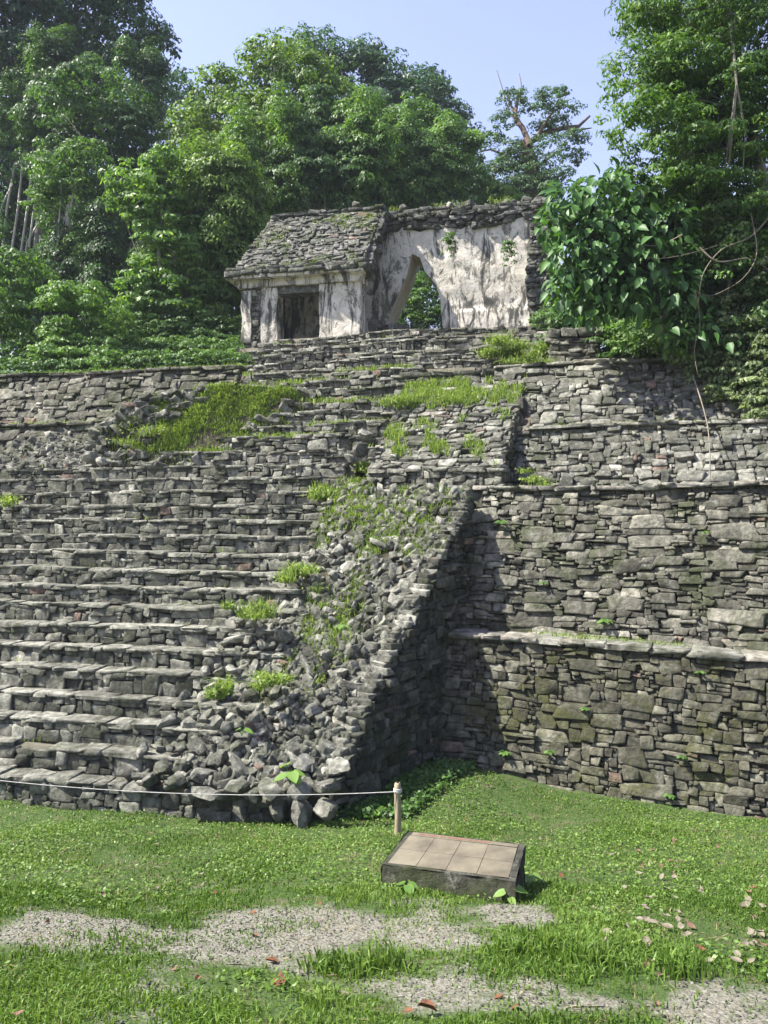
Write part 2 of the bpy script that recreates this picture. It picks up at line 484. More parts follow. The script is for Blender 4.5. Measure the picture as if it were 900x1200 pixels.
g = mesh_np('ground', np.stack([GX, GY, GZ], 2).reshape(-1, 3), np.stack([gi, gi + 1, gi + nx + 1, gi + nx], 1), M['ground'],
            attrs={'path': ('POINT', path_mask(GX, GY).ravel())}, smooth=True)
tag(g, kind='structure')
# path sheet
px_ = np.arange(-4.4, 2.6, .04); py_ = np.arange(1.7, 5.2, .04)
PXX, PYY = np.meshgrid(px_, py_); PM = path_mask(PXX, PYY)
pi_ = (np.arange(len(py_) - 1)[:, None] * len(px_) + np.arange(len(px_) - 1)[None]).ravel()
pq = np.stack([pi_, pi_ + 1, pi_ + len(px_) + 1, pi_ + len(px_)], 1)
pq = pq[(PM.ravel()[pq] > .3).all(1)]
p = mesh_np('gravel_path', np.stack([PXX, PYY, ground_z(PXX, PYY) + .008 * sstep(.32, .6, PM) - .003], 2).reshape(-1, 3), pq, M['ground'], attrs={'path': ('POINT', PM.ravel())}, smooth=True)
tag(p, kind='structure')

# ------------------------------------------------------------------ pyramid
pyr = thing('stepped_pyramid', 'grey stone stepped pyramid with a broad worn staircase and mossy terrace walls', 'pyramid', V(-1, 8, 0))
PB = V(-1, 8, 0)
STM = [M['stone'], M['mortar']]

# --- main staircase
YS = [914, 879, 845, 814, 784, 757, 731, 708, 686, 665, 645, 626, 608, 591, 576, 561, 547]
ZS = []; VS = []
for i, y in enumerate(YS):
    v = i * .24
    d = (v + PO @ UY) / ((100 - 450) / FPX * UY[0] + UY[1])
    ZS.append(EYE + (600 - y) / FPX * d); VS.append(v)
ULEFT = -4.9; URIGHT = 1.75
stair_core = Soup()
zs = [-.3] + ZS
for i in range(17):
    z1 = ZS[i] - .035; v0 = VS[i] + .06; v1 = VS[i + 1] + .12 if i < 16 else VS[i] + 1.2
    stair_core.add(np.array([P(ULEFT, v0, zs[i] - .08), P(URIGHT, v0, zs[i] - .08), P(URIGHT, v0, z1), P(ULEFT, v0, z1), P(URIGHT, v1, z1), P(ULEFT, v1, z1)]),
                   [[0, 1, 2, 3], [3, 2, 4, 5]], .3, 0)
sc_ = stair_core.build('staircase', M['mortar'], pyr, PB)

def step_mesh(u0, u1, v, zb, zt, tread, rng, parent, mats, wob=.02, cv=.06, seed=0, worn=0., name='step', caps=True, lmin=.16, lmax=.55):
    S = Soup()
    W = u1 - u0; Hh = max(zt - zb - .04, .05)
    def wz(u): return wob * fnoise(u, u * 0 + seed * 3.1, 40 + seed, 2, .8)
    def wv(u): return wob * 1.3 * fnoise(u, u * 0 + seed * 1.7, 90 + seed, 2, .7)
    def fm(s, t):
        s = np.asarray(s, float); t = np.asarray(t, float); u = u0 + s * W
        return P(u, v + wv(u) + .015 * t, zb + t * Hh + wz(u) * t)
    masonry(S, fm, W, Hh, rng, .05, cv * .88, SZ_STEP, .09, .018, gap=.003, rot=.05, wav=.01, amp=.12, back=False)
    if caps:
        x = u0; C = []; A = []; H = []
        while x < u1:
            l = min(rng.uniform(lmin, lmax), u1 - x + .03)
            u = x + l / 2
            if rng.random() > worn:
                a, b = rng.normal(0, .014, 2)
                U = unit(UX + V(0, 0, 1) * a); Iv = unit(UY + V(0, 0, 1) * b - U * UY.dot(U)); Z = np.cross(U, Iv)
                C.append(P(u, v + wv(u) + tread * .5 - .012 + rng.uniform(-.02, .015), zt - .026 + wz(u) + rng.uniform(-.008, .008)))
                A.append([U, Iv, Z]); H.append([l / 2 * 1.0, tread * .5 + .01, rng.uniform(.018, .03)])
            x += l
        n = len(C)
        stone_soup(S, np.array(C), np.array(A), np.array(H), rng, np.clip(.5 + .45 * rng.beta(2, 2, n), 0, .93), .11, .12)  # caps tinted paler, sunlit brightness of the treads put into the colour
    return S.build(name, mats, parent, PB, smooth=True)

rng = np.random.default_rng(5)
for i in range(17):
    zb = -.15 if i == 0 else ZS[i - 1] - .02
    step_mesh(ULEFT, (2.25 if i == 0 else URIGHT - .18 + .12 * rng.random()), VS[i], zb, ZS[i], .24 if i < 16 else .4, rng, sc_, STM, .016, .06 if i > 5 else .07, i, .03, lmin=.12, lmax=.42 if i > 4 else .5)

# --- upper flight
up_core = Soup()
UZ = [3.72 + .222 * (i + 1) for i in range(8)]; UV_ = [4.66 + .25 * i for i in range(8)]
z0 = 3.66
for i in range(8):
    v0 = UV_[i] + .06; v1 = (UV_[i + 1] if i < 7 else 7.6) + .08
    up_core.add(np.array([P(-3.3, v0, z0 - .1), P(3.2, v0, z0 - .1), P(3.2, v0, UZ[i] - .04), P(-3.3, v0, UZ[i] - .04), P(3.2, v1, UZ[i] - .04), P(-3.3, v1, UZ[i] - .04)]), [[0, 1, 2, 3], [3, 2, 4, 5]])
    z0 = UZ[i]
uc = up_core.build('staircase', M['mortar'], pyr, PB, label='upper overgrown flight of steps')
for i in range(8):
    step_mesh(-2.0 + .05 * i, 2.3, UV_[i], (UZ[i - 1] if i else 3.7) - .02, UZ[i], .26, rng, uc, [M['stone_up'], M['mortar']], .05, .06, 30 + i, .22, lmin=.12, lmax=.4)

# --- right hand terraces
def wall_line(px0, Y0, slope):
    return lambda X: Y0 + slope * (np.asarray(X, float) - px0)
B1 = wall_line(.68, 8.70, -.466); L2 = wall_line(.72, 9.16, -.466)
B2 = wall_line(.72, 9.54, -.466); L1 = wall_line(1.22, 10.0, -.466)
B3 = wall_line(1.5, 10.72, -.38); T3 = wall_line(1.97, 11.08, -.3)
B4 = wall_line(1.97, 11.40, -.3); T4 = wall_line(2.3, 12.4, -.3)
def tier(name, fb, ft, x0, x1, xt0, xt1, zb, zt, rng, mats, sizes, cu, cv, cop=True, cop_mat=None, sag=.02, jut=.03, label=None, tintf=None, ledge=.35):
    S = Soup()
    def fm(s, t):
        s = np.asarray(s, float); t = np.asarray(t, float)
        X = (x0 + s * (x1 - x0)) * (1 - t) + (xt0 + s * (xt1 - xt0)) * t
        Y = fb(X) * (1 - t) + ft(X) * t
        bulge = .035 * fnoise(X, t * 2.5 + zb, 17, 3, .9)
        z = zb + (zt - zb) * t + sag * np.sin(X * 1.3 + zb) * t
        return np.stack([X, Y + bulge, z], -1)
    W_ = (x1 - x0) * 1.1
    masonry(S, fm, W_, zt - zb, rng, cu, cv, sizes, .1, jut, tintf=tintf, wav=.04, rot=.05, gap=.004)
    o = S.build(name, mats, pyr, PB, smooth=True, label=label)
    # flat ledge on top of the wall
    Ld = Soup(); n = 30
    X = np.linspace(xt0, xt1, n); g0 = fm((X - xt0) / (xt1 - xt0), np.ones(n)); g1 = g0 + V(0.05, ledge + .25, .0)
    Ld.grid(np.stack([g0 + V(0, -.01, -.01), g1], 0), .4, 0)
    if cop:
        C = Soup()
        k = np.linspace(0, 1, 14)
        pts = fm(k, np.ones(14))
        for a, b in zip(pts[:-1], pts[1:]):
            coping(C, a + V(0, 0, .02), b + V(0, 0, .02), rng, .42, .06, .09, .2, .6, V(.35, .9, 0), .01, .5)  # raised tint paints the bright sunlit line along the ledge
        c = C.build('coping', cop_mat or mats, o, PB, smooth=True)
    l = Ld.build('ledge', M['earth'], o, PB, smooth=True)
    return o, fm
rng = np.random.default_rng(8)
t1, fm1 = tier('terrace_wall', B1, L2, .1, 5.6, .3, 5.7, -.25, 1.47, rng, [M['stone_low'], M['mortar']], SZ_WALL, .046, .043, cop_mat=[M['stone_up'], M['mortar']], sag=.012, jut=.028, label='lowest terrace wall of mossy rubble')
t2, fm2 = tier('terrace_wall', B2, L1, .2, 5.7, .5, 5.8, 1.47, 3.24, rng, [M['stone_wall'], M['mortar']], SZ_BIG, .038, .036, jut=.03, cop_mat=[M['stone_up'], M['mortar']], label='second terrace wall of large uneven blocks')
t3, fm3 = tier('terrace_wall', B3, T3, 1.5, 6.5, 1.7, 6.6, 3.25, 4.13, rng, [M['stone_up'], M['mortar']], SZ_WALL, .05, .044, jut=.035, label='third terrace wall')
t4, fm4 = tier('terrace_wall', B4, T4, 1.6, 7.5, 1.8, 7.6, 4.14, 5.27, rng, [M['stone_up'], M['mortar']], SZ_WALL, .052, .044, jut=.035, label='uppermost right terrace wall')
# terrace decks (soil on top)
dk = Soup()
dk.add(np.array([[1.2, 10.4, 3.22], [7, 7.9, 3.22], [7, 10.0, 3.22], [1.6, 12.2, 3.22], [-1.0, 11.9, 3.24], [-1.0, 11.5, 3.24]]), [[0, 1, 2, 3], [5, 0, 3, 4]])
dk.add(np.array([[1.7, 12.6, 5.25], [9, 10.4, 5.25], [14, 16, 5.3], [1.7, 18, 5.3]]), [[0, 1, 2, 3]])
dk.add(np.array([P(-6.4, 5.6, 5.42), P(-1.2, 5.7, 5.42), P(-1.2, 12, 5.42), P(-6.4, 12, 5.42), P(-1.2, 6.6, 5.42), P(4.0, 6.6, 5.42), P(5, 12, 5.42)]), [[0, 1, 2, 3], [4, 5, 6, 2]])
dk.build('terrace_deck', M['earth'], pyr, PB)
# --- left hand terrace walls
def tier_left(u0, u1, vb, vt, zb, zt, rng, mats, cu, cv, label):
    S = Soup()
    def fm(s, t):
        s = np.asarray(s, float); t = np.asarray(t, float); u = u0 + s * (u1 - u0)
        return P(u, vb + (vt - vb) * t + .03 * fnoise(u, t * 2, 23, 2, .8), zb + (zt - zb) * t + .015 * np.sin(u * 1.7))
    masonry(S, fm, u1 - u0, zt - zb, rng, cu, cv, SZ_WALL, .1, .03, wav=.02)
    o = S.build('terrace_wall', mats, pyr, PB, smooth=True, label=label)
    C = Soup(); coping(C, fm(0, 1) + V(0, 0, .02), fm(1, 1) + V(0, 0, .02), rng, .3, .06, .06, .18, .5, UY, .02, .1)
    C.build('coping', mats, o, PB, smooth=True)
    return o
tier_left(-6.5, -2.6, 4.45, 4.72, 3.6, 4.42, rng, [M['stone_wall'], M['mortar']], .06, .055, 'low left terrace wall')
tier_left(-6.5, -.75, 5.1, 5.55, 4.4, 5.45, rng, [M['stone_wall'], M['mortar']], .06, .055, 'upper left terrace wall')
# coping and wall strip at the head of the upper flight, continuing the top terrace to the left
SS = Soup(); a = pt(474, 441, 13.0); b = pt(622, 436, 12.45)
fms = bilin(a - V(0, .1, .32), b - V(0, .1, .32), b, a)
masonry(SS, fms, 2.1, .32, rng, .048, .045, SZ_WALL, .1, .02)
ws = SS.build('terrace_wall', [M['stone_up'], M['mortar']], pyr, PB, smooth=True, label='short wall above the upper ramp')
C = Soup(); coping(C, a, b, rng, .3, .08, .07, .2, .55, UY, .03, .1); C.build('coping', [M['stone_up'], M['mortar']], ws, PB, smooth=True)

# --- balustrade ramps
FL = P(.85, -.02, .27); FR = V(-.57, 7.33, .3); TR = pt(552, 581, 9.72); TL = pt(398, 563, 10.6)
def ramp(s, t):
    s = np.asarray(s, float); t = np.asarray(t, float)
    p_ = bilin(FL, FR, TR, TL)(s, t)
    z = -.16 * np.sin(np.pi * t) * (1 - .55 * s) + .035 * fnoise(s * 3, t * 6, 31, 3, 1.2)
    p_[..., 2] += z
    return p_
R = Soup()
ss, tt = np.meshgrid(np.linspace(0, 1, 40), np.linspace(0, 1, 90))
G_ = ramp(ss, tt); R.grid(G_, .4, 0)
fb = np.stack([G_[0] - V(0, 0, .5), G_[0]], 0); R.grid(fb, .4, 0)
lf = np.stack([G_[:, 0] - V(0, 0, .8), G_[:, 0]], 0); R.grid(lf, .4, 0)
bal = R.build('balustrade', M['earth'], pyr, PB, smooth=True, label='collapsed ramp beside the stairs')
# side face
Sd = Soup()
e0 = V(-.57, 7.33, 0); e1 = V(TR[0], TR[1], 0); Lh = np.linalg.norm(e1 - e0); eu = (e1 - e0) / Lh
def fside(s, t):
    s = np.asarray(s, float); t = np.asarray(t, float)
    return e0 + eu * (s * Lh)[..., None] + V(0, 0, 1) * (-.2 + t * 3.4)[..., None] + np.cross(eu, V(0, 0, 1)) * (.1 - .1 * t)[..., None]
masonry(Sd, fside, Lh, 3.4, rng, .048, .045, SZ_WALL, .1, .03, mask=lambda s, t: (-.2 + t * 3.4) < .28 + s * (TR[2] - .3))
Sd.build('side_wall', [M['stone_shade'], M['mortar']], bal, PB, smooth=True)
# stacked edging stones along the right edge
Ed = Soup(); C = []; A = []; H = []
side_in = -np.cross(eu, V(0, 0, 1))
nE = 52
for i in range(nE):
    t = (i + .5) / nE
    p_ = FR + (TR - FR) * t + V(0, 0, .005)
    for k in range(2):
        U = unit(side_in + eu * rng.normal(0, .12) + V(0, 0, 1) * rng.normal(0, .05)); Bx = unit(eu - U * eu.dot(U)); Z = np.cross(U, Bx)
        hl = rng.uniform(.07, .13)
        C.append(p_ + side_in * (.06 + k * .2 + rng.uniform(-.03, .03)) + eu * rng.uniform(-.02, .02)); A.append([U, Bx, Z]); H.append([hl, rng.uniform(.05, .08), rng.uniform(.028, .042)])
stone_soup(Ed, np.array(C), np.array(A), np.array(H), rng, None, .12, .12)
Ed.build('edging', [M['stone_up'], M['mortar']], bal, PB, smooth=True)
# small rubble bedded in the ramp
Rb = Soup(); n = 1500
s = rng.random(n); t = rng.random(n)
h = rng.uniform(.02, .06, n)
Q = rng.normal(0, 1, (n, 3, 3)); A = np.stack([np.linalg.qr(q)[0] for q in Q])
stone_soup(Rb, ramp(s, t) + V(0, 0, .01), A, np.stack([h * rng.uniform(.9, 1.6, n), h * rng.uniform(.8, 1.2, n), h * rng.uniform(.55, .9, n)], 1), rng, None, .14, .2)
o = Rb.build('rubble', [M['stone'], M['mortar']], bal, PB, smooth=False); o['kind'] = 'stuff'

# upper right ramp (bedded stones, grass)
uFL = pt(432, 553, 10.9); uFR = V(1.53, 10.0, 3.50); uTR = V(2.28, 12.25, 5.05); uTL = pt(478, 450, 13.0)
def ramp2(s, t):
    p_ = bilin(uFL, uFR, uTR, uTL)(s, t)
    p_[..., 2] += .03 * fnoise(np.asarray(s) * 3, np.asarray(t) * 4, 37, 3, 1.2)
    return p_
R2 = Soup(); masonry(R2, ramp2, 2.0, 2.9, rng, .055, .05, SZ_WALL, .1, .03, rot=.08, gap=.01, amp=.14, wav=.03)
bal2 = R2.build('balustrade', [M['stone_up'], M['mortar']], pyr, PB, smooth=True, label='upper stone ramp with grass')
def fside2(s, t):
    s = np.asarray(s, float)[..., None]; t = np.asarray(t, float)[..., None]
    bt = (1 - s) * V(1.53, 10, 3.1) + s * V(2.28, 12.25, 3.1)
    return bt + V(0, 0, 1) * t * 2.0
S2 = Soup(); masonry(S2, fside2, 2.37, 2.0, rng, .048, .045, SZ_WALL, .1, .025, mask=lambda s, t: 3.1 + 2 * t < 3.45 + s * 1.55)
S2.build('side_wall', [M['stone_wall'], M['mortar']], bal2, PB, smooth=True)
F2 = Soup(); a = uFL.copy(); b = uFR.copy()
masonry(F2, bilin(V(a[0], a[1] - .02, 3.0), V(b[0], b[1] - .02, 3.0), b, a), 1.95, .5, rng, .048, .045, SZ_STEP, .1, .02)
coping(F2, a, b, rng, .25, .06, .05, .15, .4, UY, .02)
F2.build('front_wall', [M['stone'], M['mortar']], bal2, PB, smooth=True)

# upper left ramp: grassy earth
lFL = pt(70, 545, 12.8); lFR = pt(255, 546, 12.3); lTR = pt(385, 447, 13.35); lTL = pt(165, 462, 12.9)
def ramp3(s, t):
    p_ = bilin(lFL, lFR, lTR, lTL)(s, t)
    p_[..., 2] -= .3 * np.clip(np.asarray(s), 0, 1) ** 5
    p_[..., 2] += .16 * np.sin(np.pi * np.asarray(s)) * np.sin(np.pi * np.clip(np.asarray(t), 0, 1)) + .03 * fnoise(np.asarray(s) * 3, np.asarray(t) * 4, 39, 3, 1.2)
    return p_
R3 = Soup(); ss, tt = np.meshgrid(np.linspace(-.02, 1, 30), np.linspace(0, 1, 40)); G3 = ramp3(ss, tt); R3.grid(G3)
R3.grid(np.stack([G3[-1] + V(.3, .9, -.1), G3[-1]], 0)); R3.grid(np.stack([G3[0] - V(0, 0, .6), G3[0]], 0)); R3.grid(np.stack([G3[:, 0] - V(0, 0, .9), G3[:, 0]], 0)); R3.grid(np.stack([G3[:, -1] - V(0, 0, .6), G3[:, -1]], 0))
bal3 = R3.build('balustrade', M['earth'], pyr, PB, smooth=True, label='grassy left ramp of the upper flight')
n = 380; s = rng.random(n) ** 1.3; t = rng.random(n) ** 1.2; h = rng.uniform(.03, .075, n)
keep = (s < .45) | (t < .12) | ((s > .85) & (rng.random(380) < .7)); s, t, h = s[keep], t[keep], h[keep]; n = len(s)
A = np.stack([np.linalg.qr(np.eye(3) + .35 * rng.normal(0, 1, (3, 3)))[0] for _ in range(n)])
L3 = Soup(); stone_soup(L3, ramp3(s, t), A, np.stack([h * 1.7, h, h * .7], 1), rng, None, .13, .2)
# rubble slope at far left in front of the low wall
s = rng.random(420); t = rng.random(420); n = 420; h = rng.uniform(.03, .07, n)
lowf = bilin(P(-5.0, 4.38, 3.66), P(-2.9, 4.38, 3.68), P(-2.9, 4.9, 4.45), P(-4.3, 4.62, 4.15))
A = np.stack([np.linalg.qr(np.eye(3) + .35 * rng.normal(0, 1, (3, 3)))[0] for _ in range(n)])
stone_soup(L3, lowf(s, t), A, np.stack([h * 1.7, h, h * .7], 1), rng, None, .13, .2)
ss, tt = np.meshgrid(np.linspace(0, 1, 12), np.linspace(0, 1, 8)); L3.grid(lowf(ss, tt), .3, 1)
o = L3.build('rubble', [M['stone_up'], M['mortar']], bal3, PB, smooth=False); o['kind'] = 'stuff'

# temple platform steps
pc = Soup(); PV = [7.3, 7.8, 8.25, 8.7, 9.15, 9.6]; PZ = [5.72, 5.97, 6.22, 6.45, 6.68, 6.90]
PUL = [-2.4, -2.2, -2.1, -2.0, -1.9, -1.7]; PUR = [5.3, 5.2, 5.1, 5.0, 4.9, 4.8]
zb = 5.3
for i in range(6):
    pc.add(np.array([P(PUL[i], PV[i] + .06, zb - .1), P(PUR[i], PV[i] + .06, zb - .1), P(PUR[i], PV[i] + .06, PZ[i] - .03), P(PUL[i], PV[i] + .06, PZ[i] - .03), P(PUR[i], 13.6, PZ[i] - .03), P(PUL[i], 13.6, PZ[i] - .03), P(PUL[i], 13.6, zb), P(PUR[i], 13.6, zb)]),
           [[0, 1, 2, 3], [3, 2, 4, 5], [0, 3, 5, 6], [1, 7, 4, 2]])
    zb = PZ[i]
plat = pc.build('platform', M['mortar'], pyr, PB, label='stepped platform under the temple')
for i in range(6):
    step_mesh(PUL[i], PUR[i], PV[i], (PZ[i - 1] if i else 5.35) - .02, PZ[i], .3, rng, plat, [M['stone_up'], M['mortar']], .05, .06, 60 + i, .1, lmin=.14, lmax=.45)
# low pier right of the platform
Pr = Soup()
a0 = pt(644, 428, 13.6); b0 = pt(701, 428, 13.4); hgt = .62
fpp = bilin(a0 - V(0, 0, .1), b0 - V(0, 0, .1), b0 + V(0, 0, hgt - .14), a0 + V(0, 0, hgt - .14))
masonry(Pr, fpp, .9, hgt, rng, .06, .07, SZ_BIG, .1, .03)
c0 = b0 + V(.25, 1.0, 0); fp2 = bilin(b0 - V(0, 0, .1), c0 - V(0, 0, .1), c0 + V(0, 0, hgt - .14), b0 + V(0, 0, hgt - .14)); masonry(Pr, fp2, 1.0, hgt, rng, .06, .07, SZ_BIG, .1, .03)
Pr.box((a0 + c0) / 2 + V(0, .05, .2), np.eye(3), V(.38, .42, .28), .3, 1)
for k in range(3): coping(Pr, a0 + V(-.02, .3 * k, hgt - .06), b0 + V(.05, .3 * k, hgt - .06), rng, .36, .16, .06, .2, .45, UY, .03, .1)
Pr.build('pier', [M['stone_up'], M['mortar']], pyr, PB, smooth=True, label='low ruined pier on the top terrace')

# ------------------------------------------------------------------ temple
TO = pt(422, 397, 17.6)
tem = thing('temple', 'roofless half collapsed stone temple with white stained stucco on top of the pyramid', 'temple', TO)
tem['label'] = 'half collapsed stone temple with stained white stucco crowning the pyramid'
def T(a, b, h):
    a, b, h = np.broadcast_arrays(np.asarray(a, float), np.asarray(b, float), np.asarray(h, float))
    return TO + a[..., None] * UX + b[..., None] * UY + h[..., None] * V(0, 0, 1)
TAX = np.array([UX, UY, V(0, 0, 1)])
def tbox(S, a0, a1, b0, b1, h0, h1, m=0, t=.5):
    S.box(T((a0 + a1) / 2, (b0 + b1) / 2, (h0 + h1) / 2), TAX, V((a1 - a0) / 2, (b1 - b0) / 2, (h1 - h0) / 2), t, m)
TM = [M['plaster'], M['mortar']]
rng = np.random.default_rng(21)
# rough plastered slab: grid displaced
def rough_panel(S, a0, a1, b0, b1, h0, h1, amp=.018, seed=1, m=0):
    """a box whose six faces are finely divided and uneven"""
    def face(f, na, nb):
        q, r = np.meshgrid(np.linspace(0, 1, na), np.linspace(0, 1, nb)); return f(q, r)
    def dis(p_):
        w = np.stack([fnoise(p_[..., 0] * 3 + p_[..., 1], p_[..., 2] * 3 + p_[..., 1], seed + k, 3, 1.3) for k in range(3)], -1)
        return p_ + amp * w
    def cnt(l): return max(3, int(l / .07))
    L = lambda x0, x1, q: x0 + (x1 - x0) * q
    na, nb, nh = cnt(a1 - a0), cnt(b1 - b0), cnt(h1 - h0)
    for b in (b0, b1): S.grid(dis(face(lambda q, r: T(L(a0, a1, q), b, L(h0, h1, r)), na, nh)), .5, m)
    for a in (a0, a1): S.grid(dis(face(lambda q, r: T(a, L(b0, b1, q), L(h0, h1, r)), nb, nh)), .5, m)
    for h in (h0, h1): S.grid(dis(face(lambda q, r: T(L(a0, a1, q), L(b0, b1, r), h), na, nb)), .5, m)
# piers
for (a0, a1, lab) in ((-2.42, -2.02, None), (-.98, 0, None)):
    S = Soup(); rough_panel(S, a0, a1, 0, .42, -.15, 1.32, .016, int(a0 * 10) % 50 + 3); 
    o = S.build('pier', M['plaster'], tem, TO, smooth=True)
# left corner pier: broken, bare masonry with stucco remnants
S = Soup(); masonry(S, lambda s, t: T(-2.86 + .44 * np.asarray(s), .02, -.15 + 1.45 * np.asarray(t)), .44, 1.45, rng, .05, .05, SZ_WALL, .1, .02)
tbox(S, -2.84, -2.4, .06, 1.7, -.15, 1.32, 1)
S.build('pier', [M['stone_up'], M['mortar']], tem, TO, smooth=True, label='broken left corner pier')
S = Soup(); rough_panel(S, -2.9, -2.66, -.04, .1, .05, 1.28, .02, 61); S.build('stucco_remnant', M['plaster'], tem, TO, smooth=True)
# end wall, ceiling, threshold
S = Soup(); tbox(S, -2.84, -2.45, .45, 1.65, -.15, 1.32); S.build('end_wall', M['plaster'], tem, TO)
S = Soup(); rough_panel(S, -2.0, -1.0, .03, .4, 1.16, 1.34, .015, 9); S.build('lintel', M['stone_roof'], tem, TO, smooth=True)
S = Soup(); tbox(S, -3.0, 4.2, -.05, 3.2, -.25, -.1); S.build('floor', M['mortar'], tem, TO)
# lower frieze and cornice
S = Soup(); rough_panel(S, -2.98, .06, -.07, .45, 1.325, 1.5, .014, 12); fr = S.build('frieze', M['plaster'], tem, TO, smooth=True)
S = Soup(); rough_panel(S, -3.2, .12, -.24, .5, 1.5, 1.58, .014, 14); cor = S.build('cornice', M['plaster'], tem, TO, smooth=True)
S = Soup()
for k, (bb, hh) in enumerate(((-.3, 1.61), (-.22, 1.71))): coping(S, T(-3.26, bb + .06, hh), T(.18, bb + .06, hh), rng, .42, .11, .06, .18, .5, UY, .03, .0)
coping(S, T(-3.14, 1.6, 1.62), T(-3.14, -.2, 1.62), rng, .35, .12, .05, .18, .5, UX, .02, .0)
S.build('course', [M['stone_roof'], M['mortar']], cor, TO, smooth=True)
# sloping roof
S = Soup()
rb = [T(-3.12, -.1, 1.7), T(.12, -.1, 1.7), T(.22, 1.3, 3.45), T(-2.62, 1.3, 3.45)]
masonry(S, bilin(*rb), 3.2, 2.2, rng, .045, .036, SZ_WALL, .1, .032, rot=.14, wav=.06, gap=.001, amp=.22)
rl = [T(-3.12, 3.0, 1.7), T(-3.12, -.1, 1.7), T(-2.62, 1.3, 3.45), T(-2.62, 1.9, 3.45)]
masonry(S, bilin(*rl), 2.6, 2.0, rng, .06, .05, SZ_WALL, .12, .03, rot=.05, wav=.03)
# solid underneath (slab of roof, vault soffit inside)
pl_ = [(-.02, 1.6, -3.05), (.5, 1.5, -3.05), (1.55, 2.95, -2.6), (1.55, 3.42, -2.6), (1.28, 3.4, -2.6)]
pv = np.array([T(a, b, h) for b, h, a in pl_] + [T(.05, b, h) for b, h, a in pl_])
S.add(pv, [[i, (i + 1) % 5, 5 + (i + 1) % 5, 5 + i] for i in range(5)], .3, 1); S.add(pv, [[0, 1, 2], [0, 2, 3], [0, 3, 4], [5, 7, 6], [5, 8, 7], [5, 9, 8]], .3, 1)
roof = S.build('roof', [M['stone_roof'], M['mortar']], tem, TO, smooth=True)
# broken roof edge at right
S = Soup(); 
def fcut(s, t):
    s = np.asarray(s, float); t = np.asarray(t, float)
    b = -.08 + 1.36 * t + .42 * s * (1 - .3 * t); h = 1.62 + 1.8 * t - .22 * s
    return T(.2 + .06 * t, b, h)
masonry(S, fcut, .5, 2.2, rng, .06, .06, SZ_WALL, .16, .05, rot=.1)
S.build('broken_edge', [M['stone_roof'], M['mortar']], roof, TO, smooth=True)
S = Soup()
for k in range(3): coping(S, T(-2.65, 1.25 + .22 * k, 3.47), T(.25, 1.25 + .22 * k, 3.5), rng, .3, .09, .05, .14, .4, UY, .04, .0)
S.build('roof_ridge', [M['stone_roof'], M['mortar']], roof, TO, smooth=True)
# medial wall with the tall corbelled doorway
mw_b = 1.6; th = .9
op = [(.28, -.2), (.24, .5), (.34, .95), (.78, 1.9), (.9, 2.4), (1.1, 2.3), (1.22, 1.95), (1.5, 1.6), (1.6, 1.25), (1.69, .3), (1.69, -.2)]
outl = [(-2.5, -.2)] + op + [(4.02, -.2), (4.12, 1.0), (4.02, 1.4), (4.1, 2.3), (4.15, 2.95), (3.7, 3.1), (3.2, 2.98), (2.6, 3.12), (2.1, 2.9), (1.6, 3.05), (1.1, 2.92), (.6, 3.1), (-2.5, 3.05)]
import mathutils
from mathutils import Vector as MV
def tri_grid(outline, step, fpos):
    """even triangulated sheet inside an outline (delaunay)"""
    pts2 = []; edges = []
    n = len(outline); 
    dense = []
    for i in range(n):
        a = np.array(outline[i]); b = np.array(outline[(i + 1) % n]); k = max(1, int(np.linalg.norm(b - a) / step))
        dense += [tuple(a + (b - a) * j / k) for j in range(k)]
    m = len(dense); edges = [(i, (i + 1) % m) for i in range(m)]
    def inside(x, y):
        c = False; j = m - 1
        for i in range(m):
            xi, yi = dense[i]; xj, yj = dense[j]
            if (yi > y) != (yj > y) and x < (xj - xi) * (y - yi) / (yj - yi) + xi: c = not c
            j = i
        return c
    def insv(Q):
        c = np.zeros(len(Q), bool); j = m - 1
        for i in range(m):
            xi, yi = dense[i]; xj, yj = dense[j]; j = i
            if yi == yj: continue
            c ^= ((yi > Q[:, 1]) != (yj > Q[:, 1])) & (Q[:, 0] < (xj - xi) * (Q[:, 1] - yi) / (yj - yi) + xi)
        return c
    xs = [q[0] for q in dense]; ys = [q[1] for q in dense]
    pts2 = list(dense)
    rr = np.random.default_rng(2)
    x = min(xs) + step; cand = []
    while x < max(xs):
        y = min(ys) + step
        while y < max(ys):
            q = (x + rr.uniform(-.2, .2) * step, y + rr.uniform(-.2, .2) * step)
            cand.append(q)
            y += step
        x += step
    pts2 += [q for q, k in zip(cand, insv(np.array(cand))) if k]
    r = mathutils.geometry.delaunay_2d_cdt([MV(q) for q in pts2], edges, [], 0, 1e-6)
    vs = [tuple(v) for v in r[0]]
    cen = np.array([np.mean([vs[i] for i in f], 0) for f in r[2]]); fs = [f for f, k in zip(r[2], insv(cen)) if k]
    return dense, vs, fs
dense, vs, fs = tri_grid(outl, .08, None)
vs = np.array(vs)
S = Soup()
rel = .03 * fnoise(vs[:, 0] * 1.5, vs[:, 1] * 1.5, 71, 4, 1.3) - .05 * (vs[:, 1] < .95 + .02 * np.sin(vs[:, 0] * 3)) * (vs[:, 0] > 2.0)
S.add(T(vs[:, 0], mw_b + rel, vs[:, 1]), fs, .5, 0)
S.add(T(vs[:, 0], mw_b + th, vs[:, 1]), [list(f)[::-1] for f in fs], .5, 0)
medial = S.build('medial_wall', [M['plaster'], M['mortar']], tem, TO, smooth=True, label='tall stained stucco wall with a corbelled doorway')
S = Soup(); dn = np.array(dense); m_ = len(dn)
lo = T(dn[:, 0], mw_b, dn[:, 1]); hi = T(dn[:, 0], mw_b + th, dn[:, 1])
